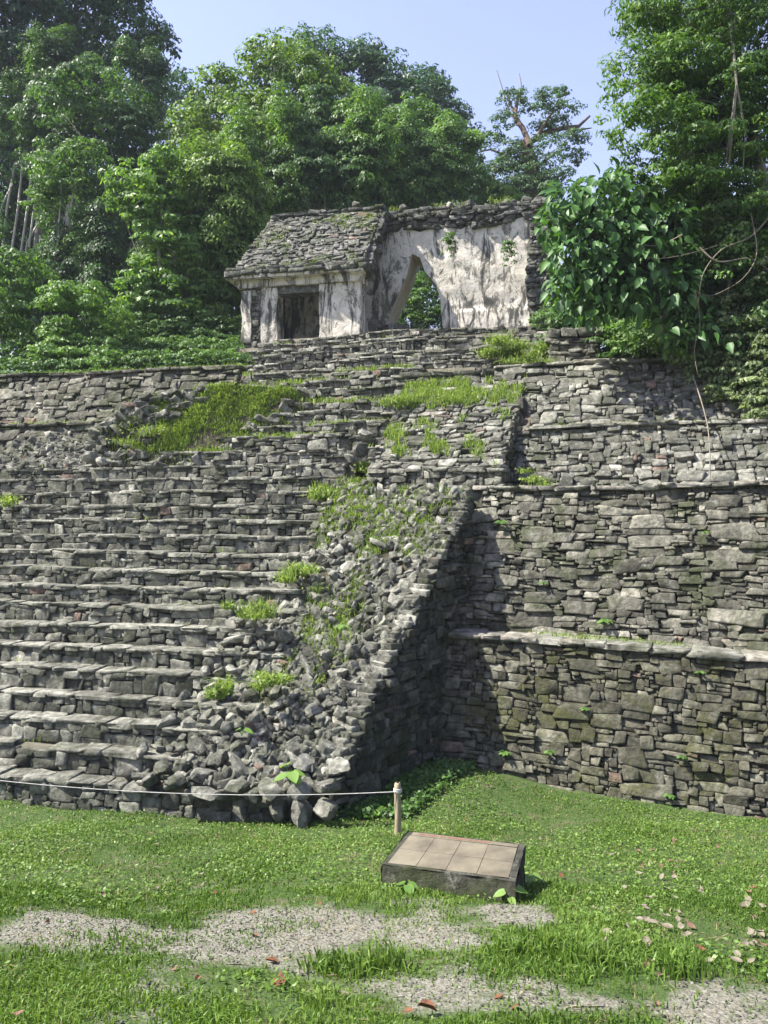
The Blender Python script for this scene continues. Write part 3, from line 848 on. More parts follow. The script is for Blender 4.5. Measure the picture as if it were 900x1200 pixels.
S.add(np.concatenate([lo, hi]), [[i, (i + 1) % m_, m_ + (i + 1) % m_, m_ + i] for i in range(m_)], .5, 0)
S.build('door_reveal', M['tanplaster'], medial, TO)
# crowning rubble of the right half
S = Soup()
masonry(S, lambda s, t: T(.15 + 4.05 * np.asarray(s), mw_b + .02 - .03 * np.asarray(t), 2.94 + .38 * np.asarray(t) + .05 * np.sin(9 * np.asarray(s))), 4.05, .38, rng, .055, .05, SZ_WALL, .24, .08, rot=.1, amp=.18)
for k, (bb, hh, lft) in enumerate(((-.04, 3.34, .2), (-.02, 3.42, .2), (.12, 3.47, .5), (.4, 3.48, .6), (.65, 3.46, .6))):
    coping(S, T(lft, mw_b + bb, hh), T(4.18, mw_b + bb, hh - .04), rng, .34, .1, .05, .16, .5, UY, .05, .0)
tbox(S, .2, 4.1, mw_b + .05, mw_b + th, 2.9, 3.4, 1)
n = 26; A = np.stack([np.linalg.qr(np.eye(3) + .3 * rng.normal(0, 1, (3, 3)))[0] for _ in range(n)]); hh = rng.uniform(.05, .12, n)
stone_soup(S, T(rng.uniform(.3, 4.1, n), mw_b + rng.uniform(0, .6, n), 3.53), A, np.stack([hh * 1.3, hh, hh * .7], 1), rng)
S.build('crown_course', [M['stone_roof'], M['mortar']], medial, TO, smooth=True)
# ragged right end and bare base masonry
S = Soup()
def fend(s, t):
    s = np.asarray(s, float); t = np.asarray(t, float)
    return T(3.72 + .55 * s + .35 * s * (1 - t) ** 3 + .05 * np.sin(t * 9), mw_b - .05 - .2 * (1 - t) ** 2, -.1 + 3.1 * t)
masonry(S, fend, .55, 3.1, rng, .048, .045, SZ_WALL, .18, .05, rot=.06)
def fend2(s, t):
    s = np.asarray(s, float); t = np.asarray(t, float)
    return T(4.27 + .35 * (1 - t) ** 3, mw_b - .05 + .95 * s, -.1 + 3.1 * t)
masonry(S, fend2, .95, 3.1, rng, .048, .045, SZ_WALL, .18, .05, rot=.06)
S.build('broken_end', [M['stone_roof'], M['mortar']], medial, TO, smooth=True)
S = Soup()
masonry(S, lambda s, t: T(.05 + .8 * np.asarray(s), mw_b - .12 - .25 * (1 - np.asarray(t)), -.1 + .75 * np.asarray(t) * (1 - .0 * np.asarray(s))), .8, .75, rng, .07, .07, SZ_WALL, .2, .05, rot=.1)
S.build('bench', [M['stone_up'], M['mortar']], tem, TO, smooth=True, label='rubble bench at the foot of the medial wall')

# ------------------------------------------------------------------ foliage
def leaf_mesh(S_, c, nrm, axis, L, Wd, tint, fold=0.0):
    """rhombic leaves: c base points, axis tip direction"""
    n = len(c)
    side = np.cross(nrm, axis); side /= np.linalg.norm(side, axis=1, keepdims=True) + 1e-9
    a = c; b = c + axis * (L * .45)[:, None] + side * (Wd / 2)[:, None] + nrm * (fold * Wd)[:, None]
    d = c + axis * (L * .45)[:, None] - side * (Wd / 2)[:, None] + nrm * (fold * Wd)[:, None]; t = c + axis * L[:, None]
    v = np.stack([a, b, t, d], 1).reshape(-1, 3)
    i = np.arange(n) * 4
    if fold:
        S_.add(v, np.stack([i, i + 1, i + 2], 1), tint); S_.add(v, np.stack([i, i + 2, i + 3], 1), tint)
    else:
        S_.add(v, np.stack([i, i + 1, i + 2, i + 3], 1), tint)

def rand_dirs(n, rng):
    v = rng.normal(0, 1, (n, 3)); return v / np.linalg.norm(v, axis=1, keepdims=True)

def crown(lobes, rng, per=1.0, leaf=.13, asp=.5, clump=.24, droop=.3, flat=.65, tint_var=.22, inner=.35):
    """lobes: list of (centre, (rx, ry, rz)); returns leaf Soup"""
    S_ = Soup(); leaf = leaf * .8; per = per * 1.35
    for c, r in lobes:
        r = np.asarray(r, float); R_ = (r[0] * r[1] * r[2]) ** (1 / 3)
        area = 4 * np.pi * R_ ** 2
        rc = clump * R_ * 1.0
        nc = int(max(8, area / (np.pi * rc ** 2) * 1.5))
        d = rand_dirs(nc, rng); d[:, 2] = np.where(d[:, 2] < -.55, -d[:, 2], d[:, 2])
        rad = np.where(rng.random(nc) < inner, rng.uniform(.35, .75, nc), rng.uniform(.78, 1.12, nc))
        cc = c + d * rad[:, None] * r
        rcs = rc * rng.uniform(.55, 1.35, nc)
        nl = np.maximum(6, (per * (rcs / leaf) ** 2 * 9).astype(int))
        idx = np.repeat(np.arange(nc), nl); n = len(idx)
        ld = rand_dirs(n, rng); ld[:, 2] = np.abs(ld[:, 2]) * .9 - .25
        rr = rng.uniform(.55, 1.05, n) ** .6
        p_ = cc[idx] + ld * (rr * rcs[idx])[:, None] * V(1, 1, flat)
        outw = d[idx] * .5 + ld + V(0, 0, .35)
        nr = outw + rng.normal(0, .45, (n, 3)); nr /= np.linalg.norm(nr, axis=1, keepdims=True)
        ax = rng.normal(0, 1, (n, 3)) + ld * .8; ax[:, 2] -= droop * 2.2
        ax -= nr * (ax * nr).sum(1, keepdims=True); ax /= np.linalg.norm(ax, axis=1, keepdims=True) + 1e-9
        L = leaf * rng.uniform(.6, 1.35, n); ct = rng.normal(.53, tint_var * .75, nc)
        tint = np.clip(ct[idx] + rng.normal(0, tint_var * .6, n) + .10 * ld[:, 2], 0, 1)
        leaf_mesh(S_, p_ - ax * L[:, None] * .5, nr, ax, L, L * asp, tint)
    return S_

def tree(name, label, cat, root, lobes, mat, rng, trunk=None, tr=.12, bark='bark', group=None, limbs=True, vines=0, **kw):
    """root world point; lobes as (x, y, d, rx, ry) in photo px plus distance"""
    L_ = []
    for l in lobes:
        x, y, d, rx, ry = l[:5]; k = d / FPX
        L_.append((pt(x, y, d), (rx * k, (rx if len(l) < 6 else l[5]) * k, ry * k)))
    t = thing(name, label, cat, root, group)
    if trunk is None:
        top = np.mean([c for c, _ in L_], 0); trunk = [root, root * .6 + top * .4 + V(.15, 0, 0), top]
    tr_ = Soup(); trunk = np.array(trunk)
    n = len(trunk); tt = np.linspace(0, n - 1, n * 5); pth = np.stack([np.interp(tt, np.arange(n), trunk[:, k]) for k in range(3)], 1)
    for k in range(2): pth[1:-1] = (pth[:-2] + pth[1:-1] * 2 + pth[2:]) / 4
    tr_.tube(pth, np.linspace(tr, tr * .4, len(pth)), 8)
    if limbs:
        for c, r in L_:
            a = pth[int(len(pth) * rng.uniform(.5, .85))]
            mid = (a + c) / 2 + rng.normal(0, .1, 3) * np.linalg.norm(c - a)
            q = np.array([a, (a + mid) / 2 + V(0, 0, .05), mid, (mid + c) / 2, c])
            tr_.tube(q, np.linspace(tr * .22, tr * .06, 5), 6)
            for _ in range(3):
                e = c + rand_dirs(1, rng)[0] * np.asarray(r) * .8
                tr_.tube(np.array([mid, (mid + e) / 2 + rng.normal(0, .05, 3), e]), np.linspace(tr * .14, tr * .04, 3), 5)
    tr_.build('trunk', M[bark], t, root, smooth=True)
    crown(L_, rng, **kw).build('crown', M[mat], t, root)
    return t

def gp(x, d):
    """root point on the terrain below photo column x at distance d"""
    X = (x - 450) / FPX * d
    return V(X, d, float(ground_z(X, d)) - .1)

rng = np.random.default_rng(33)
# far-left giant, dark and hazy
tree('jungle_tree', 'huge dark tree filling the upper left corner, its side branch reaching into the sky', 'tree', gp(20, 32),
     [(40, 30, 32, 85, 75), (-60, 90, 32, 90, 120), (115, 20, 32, 60, 60), (60, 110, 33, 80, 60), (140, 75, 31, 42, 40), (182, 52, 31, 26, 26), (95, -60, 32, 90, 60), (-40, -60, 32, 90, 70)],
     'lf_blue', rng, tr=.3, per=.8, leaf=.22, clump=.22, droop=.5)
tree('jungle_tree', 'dark blue green tree with hanging lianas at the left edge', 'tree', gp(15, 33),
     [(20, 210, 34, 75, 80), (-70, 260, 33, 70, 110), (60, 270, 35, 60, 80), (130, 300, 36, 60, 80), (20, 340, 35, 80, 70)],
     'lf_blue', rng, tr=.2, per=.8, leaf=.24, clump=.24, droop=.6)
tree('vine_tree', 'umbrella crowned tree draped with creepers in front of the dark giant', 'tree', gp(110, 27),
     [(112, 130, 27, 62, 38), (150, 165, 27, 42, 45), (80, 205, 26.5, 42, 34), (145, 215, 27.5, 40, 45), (165, 270, 28, 35, 60), (115, 290, 28, 40, 55)],
     'lf_dark', rng, tr=.3, per=.75, leaf=.17, clump=.25, droop=.5)
tree('leaning_tree', 'slender tree with a pale curved bare trunk at left', 'tree', gp(48, 24),
     [(72, 215, 24, 36, 32), (100, 190, 24, 28, 22), (55, 240, 24, 22, 26)], 'lf_mid', rng,
     trunk=[gp(45, 24), pt(50, 370, 24), pt(62, 320, 24), pt(78, 280, 24), pt(80, 240, 24)], tr=.16, bark='palebark', per=.8, leaf=.14, droop=.4)
tree('creeper_column', 'tall narrow column of creepers left of the bright green sapling', 'vine', gp(125, 25),
     [(60, 300, 25.5, 18, 90), (75, 400, 25, 30, 60), (125, 330, 26, 26, 80), (190, 330, 25.5, 30, 70)], 'lf_dark', rng, tr=.08, limbs=False, per=.8, leaf=.13, clump=.3, droop=1.0)
tree('broadleaf_tree', 'young bright green tree with tiered leaves between the dark jungle and the temple', 'tree', gp(185, 20),
     [(165, 215, 20, 40, 26), (195, 190, 20, 22, 16), (185, 250, 20, 38, 26), (150, 235, 20, 24, 16), (200, 290, 20, 42, 34), (175, 330, 20, 34, 28), (205, 350, 20, 40, 40), (170, 390, 20, 36, 46), (225, 400, 20, 34, 40)],
     'lf_bright', rng, tr=.1, per=.9, leaf=.17, clump=.28, droop=.25, flat=.5)
tree('round_bush', 'round sunlit bush behind the left terrace wall', 'bush', gp(95, 18.5),
     [(95, 375, 18.5, 52, 42), (70, 415, 18.3, 40, 36), (130, 420, 18.3, 36, 32), (95, 430, 18.2, 56, 28)], 'lf_bright', rng, tr=.05, per=.9, leaf=.11, clump=.26, droop=.5)
tree('leafy_bush', 'dark leafy bush at the left edge above the terrace wall', 'bush', gp(10, 18.5),
     [(15, 330, 19, 44, 30), (0, 385, 18.6, 46, 50), (35, 425, 18.3, 30, 26), (-50, 400, 18.5, 50, 60)], 'lf_mid', rng, tr=.05, per=.8, leaf=.13, clump=.28, droop=.5)
tree('hazy_tree', 'faint distant tree seen in the gap between the two high crowns', 'tree', gp(205, 44),
     [(205, 120, 44, 34, 34), (235, 150, 44, 32, 40), (170, 150, 44, 30, 40)], 'lf_blue', rng, tr=.25, per=.6, leaf=.3, clump=.26)
# centre mass
tree('jungle_tree', 'broad yellow green tree rising behind the temple roof', 'tree', gp(300, 27),
     [(330, 95, 28, 52, 44), (270, 130, 27.5, 52, 46), (225, 165, 27, 36, 34), (320, 165, 26.5, 60, 50), (255, 205, 26, 52, 48), (370, 120, 27.5, 46, 46), (300, 245, 25.5, 50, 46), (395, 175, 27, 40, 50)],
     'lf_yel', rng, tr=.4, per=.75, leaf=.18, clump=.24, droop=.35)
tree('vine_tree', 'pale vine hung tree standing left of the temple', 'tree', gp(255, 22),
     [(262, 215, 23, 26, 40), (250, 275, 22, 32, 50), (270, 330, 22, 34, 50), (240, 380, 21, 32, 44), (285, 285, 22.5, 26, 50), (225, 320, 22, 26, 50), (255, 405, 20.5, 40, 30)],
     'lf_mid', rng, tr=.15, per=.85, leaf=.13, clump=.26, droop=.9)
tree('creeper_tree', 'dark cone of creepers above the temple ridge', 'tree', gp(375, 25),
     [(372, 140, 25, 26, 34), (385, 180, 25, 38, 40), (380, 220, 24.5, 52, 36), (340, 210, 24.5, 30, 36)], 'lf_dark', rng, tr=.2, per=.9, leaf=.14, clump=.25, droop=.8)
tree('jungle_tree', 'very dark tree crowning the skyline above the middle of the temple', 'tree', gp(450, 36),
     [(365, 70, 36, 38, 30), (410, 85, 36, 36, 34), (440, 95, 36, 40, 32), (480, 110, 37, 34, 26), (505, 105, 38, 20, 26), (510, 130, 37, 26, 34), (460, 140, 36, 50, 44), (530, 150, 37, 30, 30)],
     'lf_blue', rng, tr=.4, per=.7, leaf=.22, clump=.24)
tree('jungle_tree', 'rounded mid green tree above the collapsed half of the temple', 'tree', gp(485, 28),
     [(478, 160, 28, 42, 40), (515, 175, 28, 36, 40), (445, 175, 28, 34, 40), (500, 215, 27, 50, 36), (455, 225, 26.5, 44, 36), (545, 205, 28, 22, 34), (425, 215, 26, 26, 40)],
     'lf_mid', rng, tr=.3, per=.8, leaf=.16, clump=.24, droop=.6)
tree('jungle_tree', 'small yellow green treetop peeping over the temple wall', 'tree', gp(575, 26),
     [(572, 222, 26, 18, 14), (590, 235, 26, 24, 14), (555, 238, 26, 18, 14)], 'lf_yel', rng, tr=.1, per=.8, leaf=.12, clump=.3)
tree('shrub', 'green shrub seen through the temple doorway', 'bush', gp(490, 23),
     [(490, 365, 22.5, 30, 30), (470, 385, 22.3, 26, 24), (510, 385, 22.3, 26, 22), (488, 335, 23.2, 28, 22), (440, 380, 23, 30, 40), (540, 380, 23, 30, 40)], 'lf_mid', rng, tr=.04, per=.8, leaf=.11, clump=.3, droop=.6)
# bare limbed tree
root = gp(625, 30)
bt = thing('flat_crowned_tree', 'sparse tree with bare twisting reddish limbs against the sky', 'tree', root)
S = Soup()
S.tube([root, pt(626, 230, 30), pt(622, 190, 30), pt(615, 165, 30)], [.5, .4, .3, .2], 8)
for pts_, r in (([(620, 170), (612, 150), (603, 138), (607, 118), (612, 108)], .13), ([(612, 150), (600, 128), (594, 112)], .07), ([(603, 140), (596, 130), (588, 100), (583, 82)], .035), ([(612, 108), (610, 96), (609, 86)], .03),
                ([(618, 168), (640, 155), (660, 150), (678, 148), (690, 136)], .14), ([(660, 150), (680, 152), (692, 150)], .06), ([(630, 160), (645, 135), (660, 122)], .08), ([(640, 155), (655, 130), (662, 112)], .04), ([(622, 180), (600, 185), (575, 175), (562, 178)], .07), ([(624, 200), (650, 180), (668, 172)], .06), ([(618, 190), (590, 200), (570, 195)], .05)):
    dj = 30 + rng.uniform(-1, 1)
    S.tube([pt(x + rng.uniform(-1, 1), y, dj + .3 * i) for i, (x, y) in enumerate(pts_)], np.linspace(r, r * .35, len(pts_)), 6)
S.build('trunk', M['redbark'], bt, root, smooth=True)
lob = [(620, 210, 30, 44, 44), (640, 235, 30, 46, 30), (600, 185, 30, 20, 20), (632, 120, 30, 26, 8), (600, 118, 30.5, 20, 9), (660, 128, 30, 22, 8), (672, 165, 29.5, 20, 10), (575, 165, 30.5, 18, 9), (645, 150, 30.5, 26, 9), (580, 205, 30, 22, 16), (675, 185, 30, 16, 8), (590, 140, 30, 16, 8), (655, 108, 30.5, 12, 5)]
crown([(pt(x, y, d), (rx * d / FPX, rx * d / FPX, ry * d / FPX)) for x, y, d, rx, ry in lob], rng, per=.55, leaf=.13, clump=.3, droop=.3, flat=.5).build('crown', M['lf_dark'], bt, root)

def drape(label, spec, mat, root, **kw):
    lob = []
    for x0, x1, y0, y1, d, n in spec:
        for _ in range(n):
            x = rng.uniform(x0, x1); h_ = rng.uniform(.25, .5) * (y1 - y0); y = rng.uniform(y0 + h_, y1 - h_ * .6)
            lob.append((x, y, d + rng.uniform(-.6, .6), rng.uniform(10, 19), h_))
    a = dict(per=.9, leaf=.13, clump=.5, droop=1.1, flat=1.1, tint_var=.3, inner=.1); a.update(kw)
    return tree('vine_curtain', label, 'vine', root, lob, mat, rng, tr=.05, limbs=False, **a)
drape('dark curtain of vines hanging beside the leaning pale trunk', [(-20, 130, 230, 440, 23.5, 16)], 'lf_dark', gp(50, 23.5))
drape('bright curtain of vines between the young broadleaf tree and the temple', [(215, 300, 150, 420, 20.8, 20)], 'lf_yel', gp(255, 20.8))
drape('vine curtain hanging from the trees above the temple roof', [(280, 460, 110, 270, 24, 22)], 'lf_mid', gp(370, 24))
drape('vine curtain on the right flank of the central trees', [(420, 560, 140, 260, 25.5, 16)], 'lf_mid', gp(500, 25.5))
drape('high veil of dark vines on the giant tree at upper left', [(0, 180, 30, 230, 29, 22)], 'lf_dark', gp(90, 29))
drape('vines hanging in the shade of the overhanging tree at right', [(800, 910, 230, 470, 11.6, 16)], 'lf_mid', V(5.4, 11.6, 5.2), leaf=.1)
# extra trees filling the forest behind
tree('jungle_tree', 'shadowy tree behind the leaning pale trunk', 'tree', gp(100, 34), [(90, 370, 33, 80, 70), (180, 380, 32, 70, 70), (200, 250, 34, 60, 70), (250, 330, 32, 60, 80)], 'lf_blue', rng, tr=.3, per=.6, leaf=.22, clump=.26, droop=.6)
tree('jungle_tree', 'deep green tree behind the temple roof', 'tree', gp(350, 34), [(340, 200, 33, 70, 60), (430, 180, 34, 60, 70), (280, 260, 32, 60, 60), (520, 220, 34, 50, 50), (600, 260, 33, 50, 30)], 'lf_dark', rng, tr=.3, per=.6, leaf=.2, clump=.26, droop=.6)

# right side
rr_ = V(6.3, 11.9, 5.2)
tree('overhanging_tree', 'big yellow green tree overhanging from the right edge', 'tree', rr_,
     [(800, 30, 11.5, 70, 40), (770, 90, 11.3, 62, 34), (830, 110, 11.5, 70, 44), (760, 140, 11.0, 50, 24), (800, 180, 11.3, 66, 34), (870, 170, 11.5, 60, 60), (890, 40, 11.6, 70, 70), (790, 225, 11.2, 56, 26), (850, 245, 11.3, 56, 40), (910, 270, 11.4, 50, 50), (760, 15, 11.3, 34, 26), (850, -50, 11.6, 120, 60), (960, 120, 11.8, 80, 120), (850, 160, 12.2, 70, 70), (820, 60, 12.4, 60, 60), (800, 130, 12.2, 50, 50), (880, 330, 11.6, 50, 50), (840, 210, 12.3, 60, 50)],
     'lf_tree', rng, trunk=[rr_, V(6.0, 11.9, 7.5), V(5.5, 11.8, 9.5), V(5.0, 11.5, 11.5)], tr=.12, per=.9, leaf=.1, asp=.34, clump=.27, droop=.45, flat=.5)
# big leaved tree
br = V(4.6, 12.3, 5.2)
bl = thing('big_leaf_tree', 'tree with large drooping glossy leaves beside the temple wall', 'tree', br)
S = Soup(); S.tube([br, V(4.4, 12.1, 6.3), V(3.9, 11.7, 7.0), V(3.5, 11.5, 7.4)], [.1, .08, .06, .04], 7)
for (x, y) in ((660, 260), (700, 240), (740, 230), (690, 320), (740, 330), (780, 300), (720, 280), (790, 250)):
    S.tube([V(4.3, 12.05, 6.4), (V(4.2, 12.0, 6.6) + pt(x, y, 11.4)) / 2 + V(0, 0, .15), pt(x, y, 11.3)], [.05, .03, .012], 6)
S.build('trunk', M['bark'], bl, br, smooth=True)
S = Soup()
for (x, y, rx, ry, n) in ((648, 262, 18, 26, 50), (662, 232, 22, 22, 50), (700, 225, 26, 24, 70), (728, 205, 14, 16, 26), (750, 228, 24, 22, 60), (664, 300, 22, 34, 80), (655, 340, 16, 22, 40), (700, 275, 34, 36, 150), (740, 265, 34, 34, 140), (715, 325, 36, 36, 150), (690, 362, 24, 18, 50), (765, 305, 36, 40, 150), (745, 350, 30, 22, 80), (795, 335, 30, 40, 120), (785, 262, 26, 30, 90), (830, 385, 18, 20, 40), (790, 385, 24, 16, 40), (860, 400, 22, 20, 40)):
    n = int(n * 1.7); d = 11.3 + rng.uniform(-.35, .35, n); dr = rand_dirs(n, rng); rr = rng.uniform(.6, 1.05, n)
    c = np.stack([pt(x + rx * a[0] * q, y - ry * a[2] * q, dd + .5 * a[1] * q) for a, q, dd in zip(dr, rr, d)])
    ax = dr * .9 + rng.normal(0, .4, (n, 3)); ax[:, 2] -= .95; ax /= np.linalg.norm(ax, axis=1, keepdims=True)
    nr = dr + V(0, -.25, .6) + rng.normal(0, .6, (n, 3)); nr -= ax * (ax * nr).sum(1, keepdims=True); nr /= np.linalg.norm(nr, axis=1, keepdims=True)
    L = rng.uniform(.1, .23, n); sd = np.cross(nr, ax)
    # 8-vert leaf, folded along the midrib, tip curled
    st = np.array([0, .2, .48, .76, 1.0]); wd = np.array([.05, .26, .28, .13, .0])
    mid = c[:, None] + ax[:, None] * (st[None, :, None] * L[:, None, None]) - nr[:, None] * (st ** 2 * .2)[None, :, None] * L[:, None, None]
    e1_ = mid + sd[:, None] * (wd[None, :, None] * L[:, None, None]) + nr[:, None] * (wd * .45)[None, :, None] * L[:, None, None]
    e2_ = mid - sd[:, None] * (wd[None, :, None] * L[:, None, None]) + nr[:, None] * (wd * .45)[None, :, None] * L[:, None, None]
    vv = np.stack([e1_, mid, e2_], 2).reshape(n, -1, 3); tv = np.clip(rng.normal(.5, .22, n), 0, 1)
    q = []
    for k in range(4):
        for j in range(2): q.append([k * 3 + j, k * 3 + j + 1, (k + 1) * 3 + j + 1, (k + 1) * 3 + j])
    q = np.array(q); S.add(vv.reshape(-1, 3), (q[None] + (np.arange(n) * 15)[:, None, None]).reshape(-1, 4), np.repeat(tv, 8))
S.build('crown', M['lf_big'], bl, br, smooth=True)
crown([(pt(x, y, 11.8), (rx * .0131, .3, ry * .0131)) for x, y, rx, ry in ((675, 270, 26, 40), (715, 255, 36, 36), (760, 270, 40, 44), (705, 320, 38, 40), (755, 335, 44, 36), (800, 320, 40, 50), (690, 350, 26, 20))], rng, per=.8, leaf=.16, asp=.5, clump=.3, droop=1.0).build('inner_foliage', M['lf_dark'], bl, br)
# right undergrowth
tree('vine_mass', 'dark tangle of vines under the overhanging tree at right', 'vine', V(5.3, 11.9, 5.2),
     [(850, 320, 12.4, 60, 60), (800, 330, 12.6, 50, 60), (830, 270, 12.6, 60, 50), (900, 380, 11.8, 60, 70), (930, 470, 10.9, 50, 60), (820, 370, 12.3, 40, 40), (880, 450, 11.4, 40, 50), (910, 330, 11.6, 40, 70)], 'lf_mid', rng, tr=.05, per=.8, leaf=.11, clump=.3, droop=.8)
tree('pale_creeper', 'pale green creeper spilling over the top terrace wall at right', 'vine', V(4.6, 11.9, 5.2),
     [(835, 410, 11.4, 30, 28), (860, 440, 11.0, 34, 30), (825, 440, 11.3, 22, 24), (885, 470, 10.6, 30, 28), (905, 440, 10.8, 30, 50), (845, 465, 10.9, 20, 16), (870, 400, 11.2, 40, 26), (815, 420, 11.5, 26, 22), (895, 500, 10.4, 24, 20), (865, 290, 11.2, 24, 26), (895, 330, 11.0, 20, 30), (840, 255, 11.3, 22, 20), (850, 360, 11.3, 16, 24)], 'lf_pale', rng, tr=.03, per=.9, leaf=.08, clump=.3, droop=.7)
tree('shrub', 'low pale shrub on the top terrace right of the ruined pier', 'bush', V(3.9, 13.4, 5.2),
     [(770, 395, 12.6, 34, 32), (800, 415, 12.2, 26, 22), (735, 405, 13.3, 36, 28), (780, 410, 13.2, 34, 26), (710, 395, 14, 20, 24), (760, 380, 13.8, 40, 30)], 'lf_mid', rng, tr=.03, per=.9, leaf=.09, clump=.3, droop=.5)
tree('shrub', 'blue green shrub behind the temple end wall', 'bush', V(4.1, 15.6, 5.2),
     [(690, 365, 15.6, 40, 34), (730, 350, 16, 40, 40), (670, 390, 15.6, 26, 24), (790, 360, 15.5, 50, 50), (850, 380, 15.5, 60, 60)], 'lf_dark', rng, tr=.03, per=.8, leaf=.11, clump=.3, droop=.5)
# bare tangled lianas at right
for k, pts_ in enumerate(([(800, 275), (770, 290), (745, 285), (760, 305), (800, 300), (850, 285)], 
                          [(905, 250), (880, 280), (845, 290), (822, 320), (818, 360)], [(880, 250), (890, 300), (870, 330), (830, 350), (815, 340)], 
                          [(820, 290), (840, 310), (880, 300), (905, 320)], [(815, 340), (822, 380), (812, 410), (818, 440)])):
    S = Soup(); q = np.array([pt(x, y, 10.55 + .1 * ((i * 7 + k * 3) % 4)) for i, (x, y) in enumerate(pts_)])
    n = len(q); tt = np.linspace(0, n - 1, n * 6); pth = np.stack([np.interp(tt, np.arange(n), q[:, j]) for j in range(3)], 1)
    for _ in range(6): pth[1:-1] = (pth[:-2] + pth[1:-1] + pth[2:]) / 3
    S.tube(pth, np.linspace(.009, .004, len(pth)) * (1 + .6 * (k % 2)), 5)
    o = S.build('liana', M['liana'], None, q[0], smooth=True); tag(o, 'bare pale liana in the tangle below the overhanging tree', 'vine', 'tangled bare lianas')
S = Soup(); q = np.array([pt(812, 440, 11.0), pt(822, 470, 10.5), pt(830, 500, 10.0), pt(832, 530, 9.3), pt(832, 562, 9.0)])
tt = np.linspace(0, 4, 30); pth = np.stack([np.interp(tt, np.arange(5), q[:, j]) for j in range(3)], 1)
for _ in range(5): pth[1:-1] = (pth[:-2] + pth[1:-1] + pth[2:]) / 3
S.tube(pth, np.linspace(.011, .006, 30), 5); tag(S.build('liana', M['liana'], None, q[0], smooth=True), 'long pale liana hanging down over the upper terrace walls', 'vine')
# hanging lianas far left
for k, (x, y0, y1) in enumerate(((8, 190, 300), (18, 180, 305), (30, 170, 300), (40, 190, 290), (35, 260, 310), (80, 240, 330), (5, 215, 260))):
    S = Soup(); q = np.array([pt(x + 10, y0, 31), pt(x + 4 * math.sin(k), (y0 + y1) / 2, 31), pt(x - 6, y1, 31), ])
    S.tube(q, .05, 5); tag(S.build('liana', M['palebark'], None, q[0]), 'thin pale liana hanging against the dark forest at far left', 'vine', 'lianas hanging in the far left forest')

# far forest filler low on the hill
fr_ = crown([(pt(x, y, d), (rx * d / FPX, rx * d / FPX, ry * d / FPX)) for x, y, d, rx, ry in
             [(x, 330 + 40 * math.sin(x), 40, 80, 110) for x in range(-575, 620, 75)] + [(x, 250, 44, 80, 50) for x in (-150, -50, 60, 320, 420, 500)] + [(x, 360, 22, 60, 60) for x in (700, 780, 860, 950, 1040, 1120)] + [(x, 330 + 50 * math.sin(x), 28, 80, 100) for x in (1000, 1080, 1170, 1260)] + [(x, 420, 19, 60, 70) for x in (-90, -170, -250, -330)] + [(x, 300, 24, 60, 70) for x in (800, 880, 960)]], rng, per=.45, leaf=.3, clump=.25, droop=.5)
tag(fr_.build('forest', M['lf_blue']), kind='stuff')
# undergrowth at terrace edge (left)
ug = crown([(pt(x, 415, 18.6), (.6, .5, .35)) for x in range(120, 280, 24)] + [(pt(x, 395, 19.6), (.6, .5, .45)) for x in range(130, 290, 26)] + [(pt(x, 412, 14.2), (.4, .35, .3)) for x in range(650, 940, 24)] + [(pt(x, 428, 16.2), (.4, .3, .28)) for x in range(130, 285, 16)] + [(pt(x, 424, 13.6), (.3, .25, .16)) for x in range(708, 800, 14)] + [(pt(x, 385, 16), (.5, .4, .5)) for x in range(655, 940, 30)] + [(pt(x, 434, 17.3), (.5, .4, .22)) for x in range(-80, 200, 26)] + [(pt(x, 440, 15.3), (.28, .15, .08)) for x in range(-60, 210, 22)], rng, per=.7, leaf=.08, clump=.35, droop=.3)
tag(ug.build('undergrowth', M['lf_mid']), kind='stuff')

# ------------------------------------------------------------------ grass
def blades(S_, base, h, w, rng, lean=.45, tint=None, up=None):
    n = len(base); a = rng.uniform(0, 6.28, n); ln = np.abs(rng.normal(0, lean, n))
    dr = np.stack([np.cos(a), np.sin(a), np.zeros(n)], 1); sd = np.stack([-np.sin(a), np.cos(a), np.zeros(n)], 1)
    tw = rng.uniform(0, 6.28, n); sd = np.stack([np.cos(tw), np.sin(tw), np.zeros(n)], 1)
    m_ = base + dr * (ln * h * .35)[:, None] + V(0, 0, 1) * (h * .6)[:, None]
    tp = base + dr * (ln * h)[:, None] + V(0, 0, 1) * (h * np.clip(1 - ln * .35, .3, 1))[:, None]
    v = np.stack([base - sd * (w / 2)[:, None], base + sd * (w / 2)[:, None], m_ + sd * (w * .4)[:, None], m_ - sd * (w * .4)[:, None], tp], 1).reshape(-1, 3)
    i = np.arange(n) * 5
    tint = np.clip(rng.normal(.5, .2, n), 0, 1) if tint is None else tint
    S_.add(v, np.stack([i, i + 1, i + 2, i + 3], 1), tint); S_.add(v, np.stack([i + 3, i + 2, i + 4], 1), tint)

